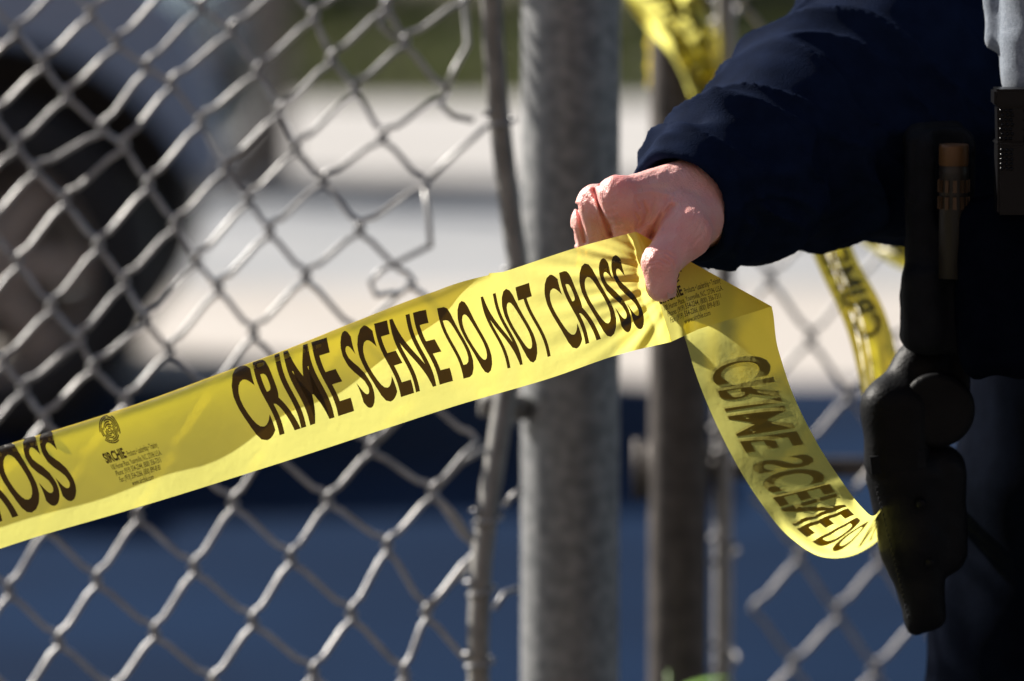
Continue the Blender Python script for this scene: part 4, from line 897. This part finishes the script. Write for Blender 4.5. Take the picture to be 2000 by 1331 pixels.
mag = empty('magazine_holder', P(2010, 400, 3.85), 'glossy black textured magazine carrier on the front of the belt', 'magazine carrier')
mdep = 3.850; STUD = [(0.0014, 0.0), (0.0013, -0.0009), (0.0008, -0.0016), (0, -0.0018)]
def mbox(name, x0, x1, y0, y1, d0, d1, bev=0.0012, mat=M_polymer, tilt=0.0):
    a, b = P(x0, y1, mdep), P(x1, y0, mdep); v, f = box_data(a[0], b[0], mdep * math.cos(PITCH) + d0, mdep * math.cos(PITCH) + d1, a[2], b[2]); 
    yc = a[1]; v = [(x + tilt * (z - a[2]), y - (mdep * math.cos(PITCH)) + yc, z) for x, y, z in v]
    bm = bmesh.new(); vs_ = [bm.verts.new(q) for q in v]; [bm.faces.new([vs_[i] for i in q]) for q in f]; bmesh.ops.recalc_face_normals(bm, faces=bm.faces)
    bmesh.ops.bevel(bm, geom=bm.edges[:], offset=bev, segments=2, affect='EDGES'); return from_bm(name, bm, mat, mag)
for k, (xa, xb) in enumerate(((1941, 2032), (2046, 2137))):
    mbox('floorplate', xa, xb, 174, 208, -0.004, 0.026, 0.0016)
    mbox('magazine', xa + 8, xb - 3, 208, 282, 0.0, 0.022, tilt=-0.03)
    mbox('pouch_wall', xa + 6, xb + 2, 279, 420, -0.003, 0.028, 0.0018)
    mbox('pouch_lip', xa + 4, xb + 4, 277, 284, -0.0045, 0.029, 0.001)
    dots = []
    for r_ in range(7):
        for c_ in range(8):
            if c_ == 3 or c_ == 4: continue
            ctr = P(xa + 14 + c_ * 9.3 + (r_ % 2) * 3, 216 + r_ * 9.2, mdep); ctr[1] = P(xa, 282, mdep)[1] + 0.0001; v, f = lathe_data(STUD, ctr, 'y', 8); dots.append((v, f))
            if r_ < 5: 
                ctr = P(xa + 14 + c_ * 9.3, 292 + r_ * 9.2, mdep); ctr[1] = P(xa, 420, mdep)[1] - 0.0029; dots.append(lathe_data(STUD, ctr, 'y', 8))
    tag(mesh('grip_stipple', *merge(dots), M_polymer, mag, True), kind='stuff')

# ------------------------------------------------------------------ weed by the gate post
wb = P(1335, 665, 4.86); weed = empty('weed', (wb[0], wb[1], 0), 'tall bright green weed whose leaf tip shows at the bottom by the brown pipe', 'plant')
ztop = P(1340, 1300, 4.86)[2]
tube('stem', [(wb[0] + 0.012 * math.sin(z * 9), wb[1], z) for z in np.linspace(-0.01, ztop - 0.01, 9)], np.linspace(0.004, 0.0018, 9), M_weed, weed, 7)
rw = np.random.RandomState(8)
for k in range(22):
    z = ztop * (0.25 + 0.72 * k / 21) - 0.015; a = k * 2.4; ln = rw.uniform(0.03, 0.06); di = np.array([math.cos(a), 0.5 * math.sin(a), 0.55]); di /= np.linalg.norm(di); sd = unit(np.cross(di, [0, 0, 1])); b0 = np.array([wb[0] + 0.012 * math.sin(z * 9), wb[1], z]); lv, lf = [], []
    for q in range(7):
        t = q / 6; wdt = 0.011 * math.sin(math.pi * min(1, t * 0.9 + 0.08)); c = b0 + di * ln * t - np.array([0, 0, 0.015]) * t * t
        lv += [c - sd * wdt, c + np.array([0, 0, -0.002]), c + sd * wdt]
    for q in range(6): lf += [(3 * q, 3 * q + 1, 3 * q + 4, 3 * q + 3), (3 * q + 1, 3 * q + 2, 3 * q + 5, 3 * q + 4)]
    mesh('leaf', lv, lf, M_weed, weed, True)

# ------------------------------------------------------------------ added unseen building behind the viewer, blocks sky light and gives warm fill
bld = empty('added_brick_building', (0, -9, 0), 'unseen brown brick building added behind the viewer to shape the light', 'building')
M_brick = pbr('brick', (0.22, 0.165, 0.145), 0.9, 0, (0.29, 0.225, 0.195), 5, 0.5, 40)
mesh('wall', *box_data(-22, 22, -10, -5, -0.05, 9), M_brick, bld); mesh('roof', *box_data(-22.3, 22.3, -10.3, -4.7, 9.0, 9.3), M_gutter, bld)
for fx in range(-9, 10):
    for fz in (1.0, 4.2):
        w_ = mesh('window', *box_data(fx * 2.2 - 0.6, fx * 2.2 + 0.6, -5.0, -4.96, fz, fz + 1.5), M_blackplastic, bld); mesh('pane', *box_data(fx * 2.2 - 0.54, fx * 2.2 + 0.54, -4.958, -4.95, fz + 0.06, fz + 1.44), M_glass, w_)
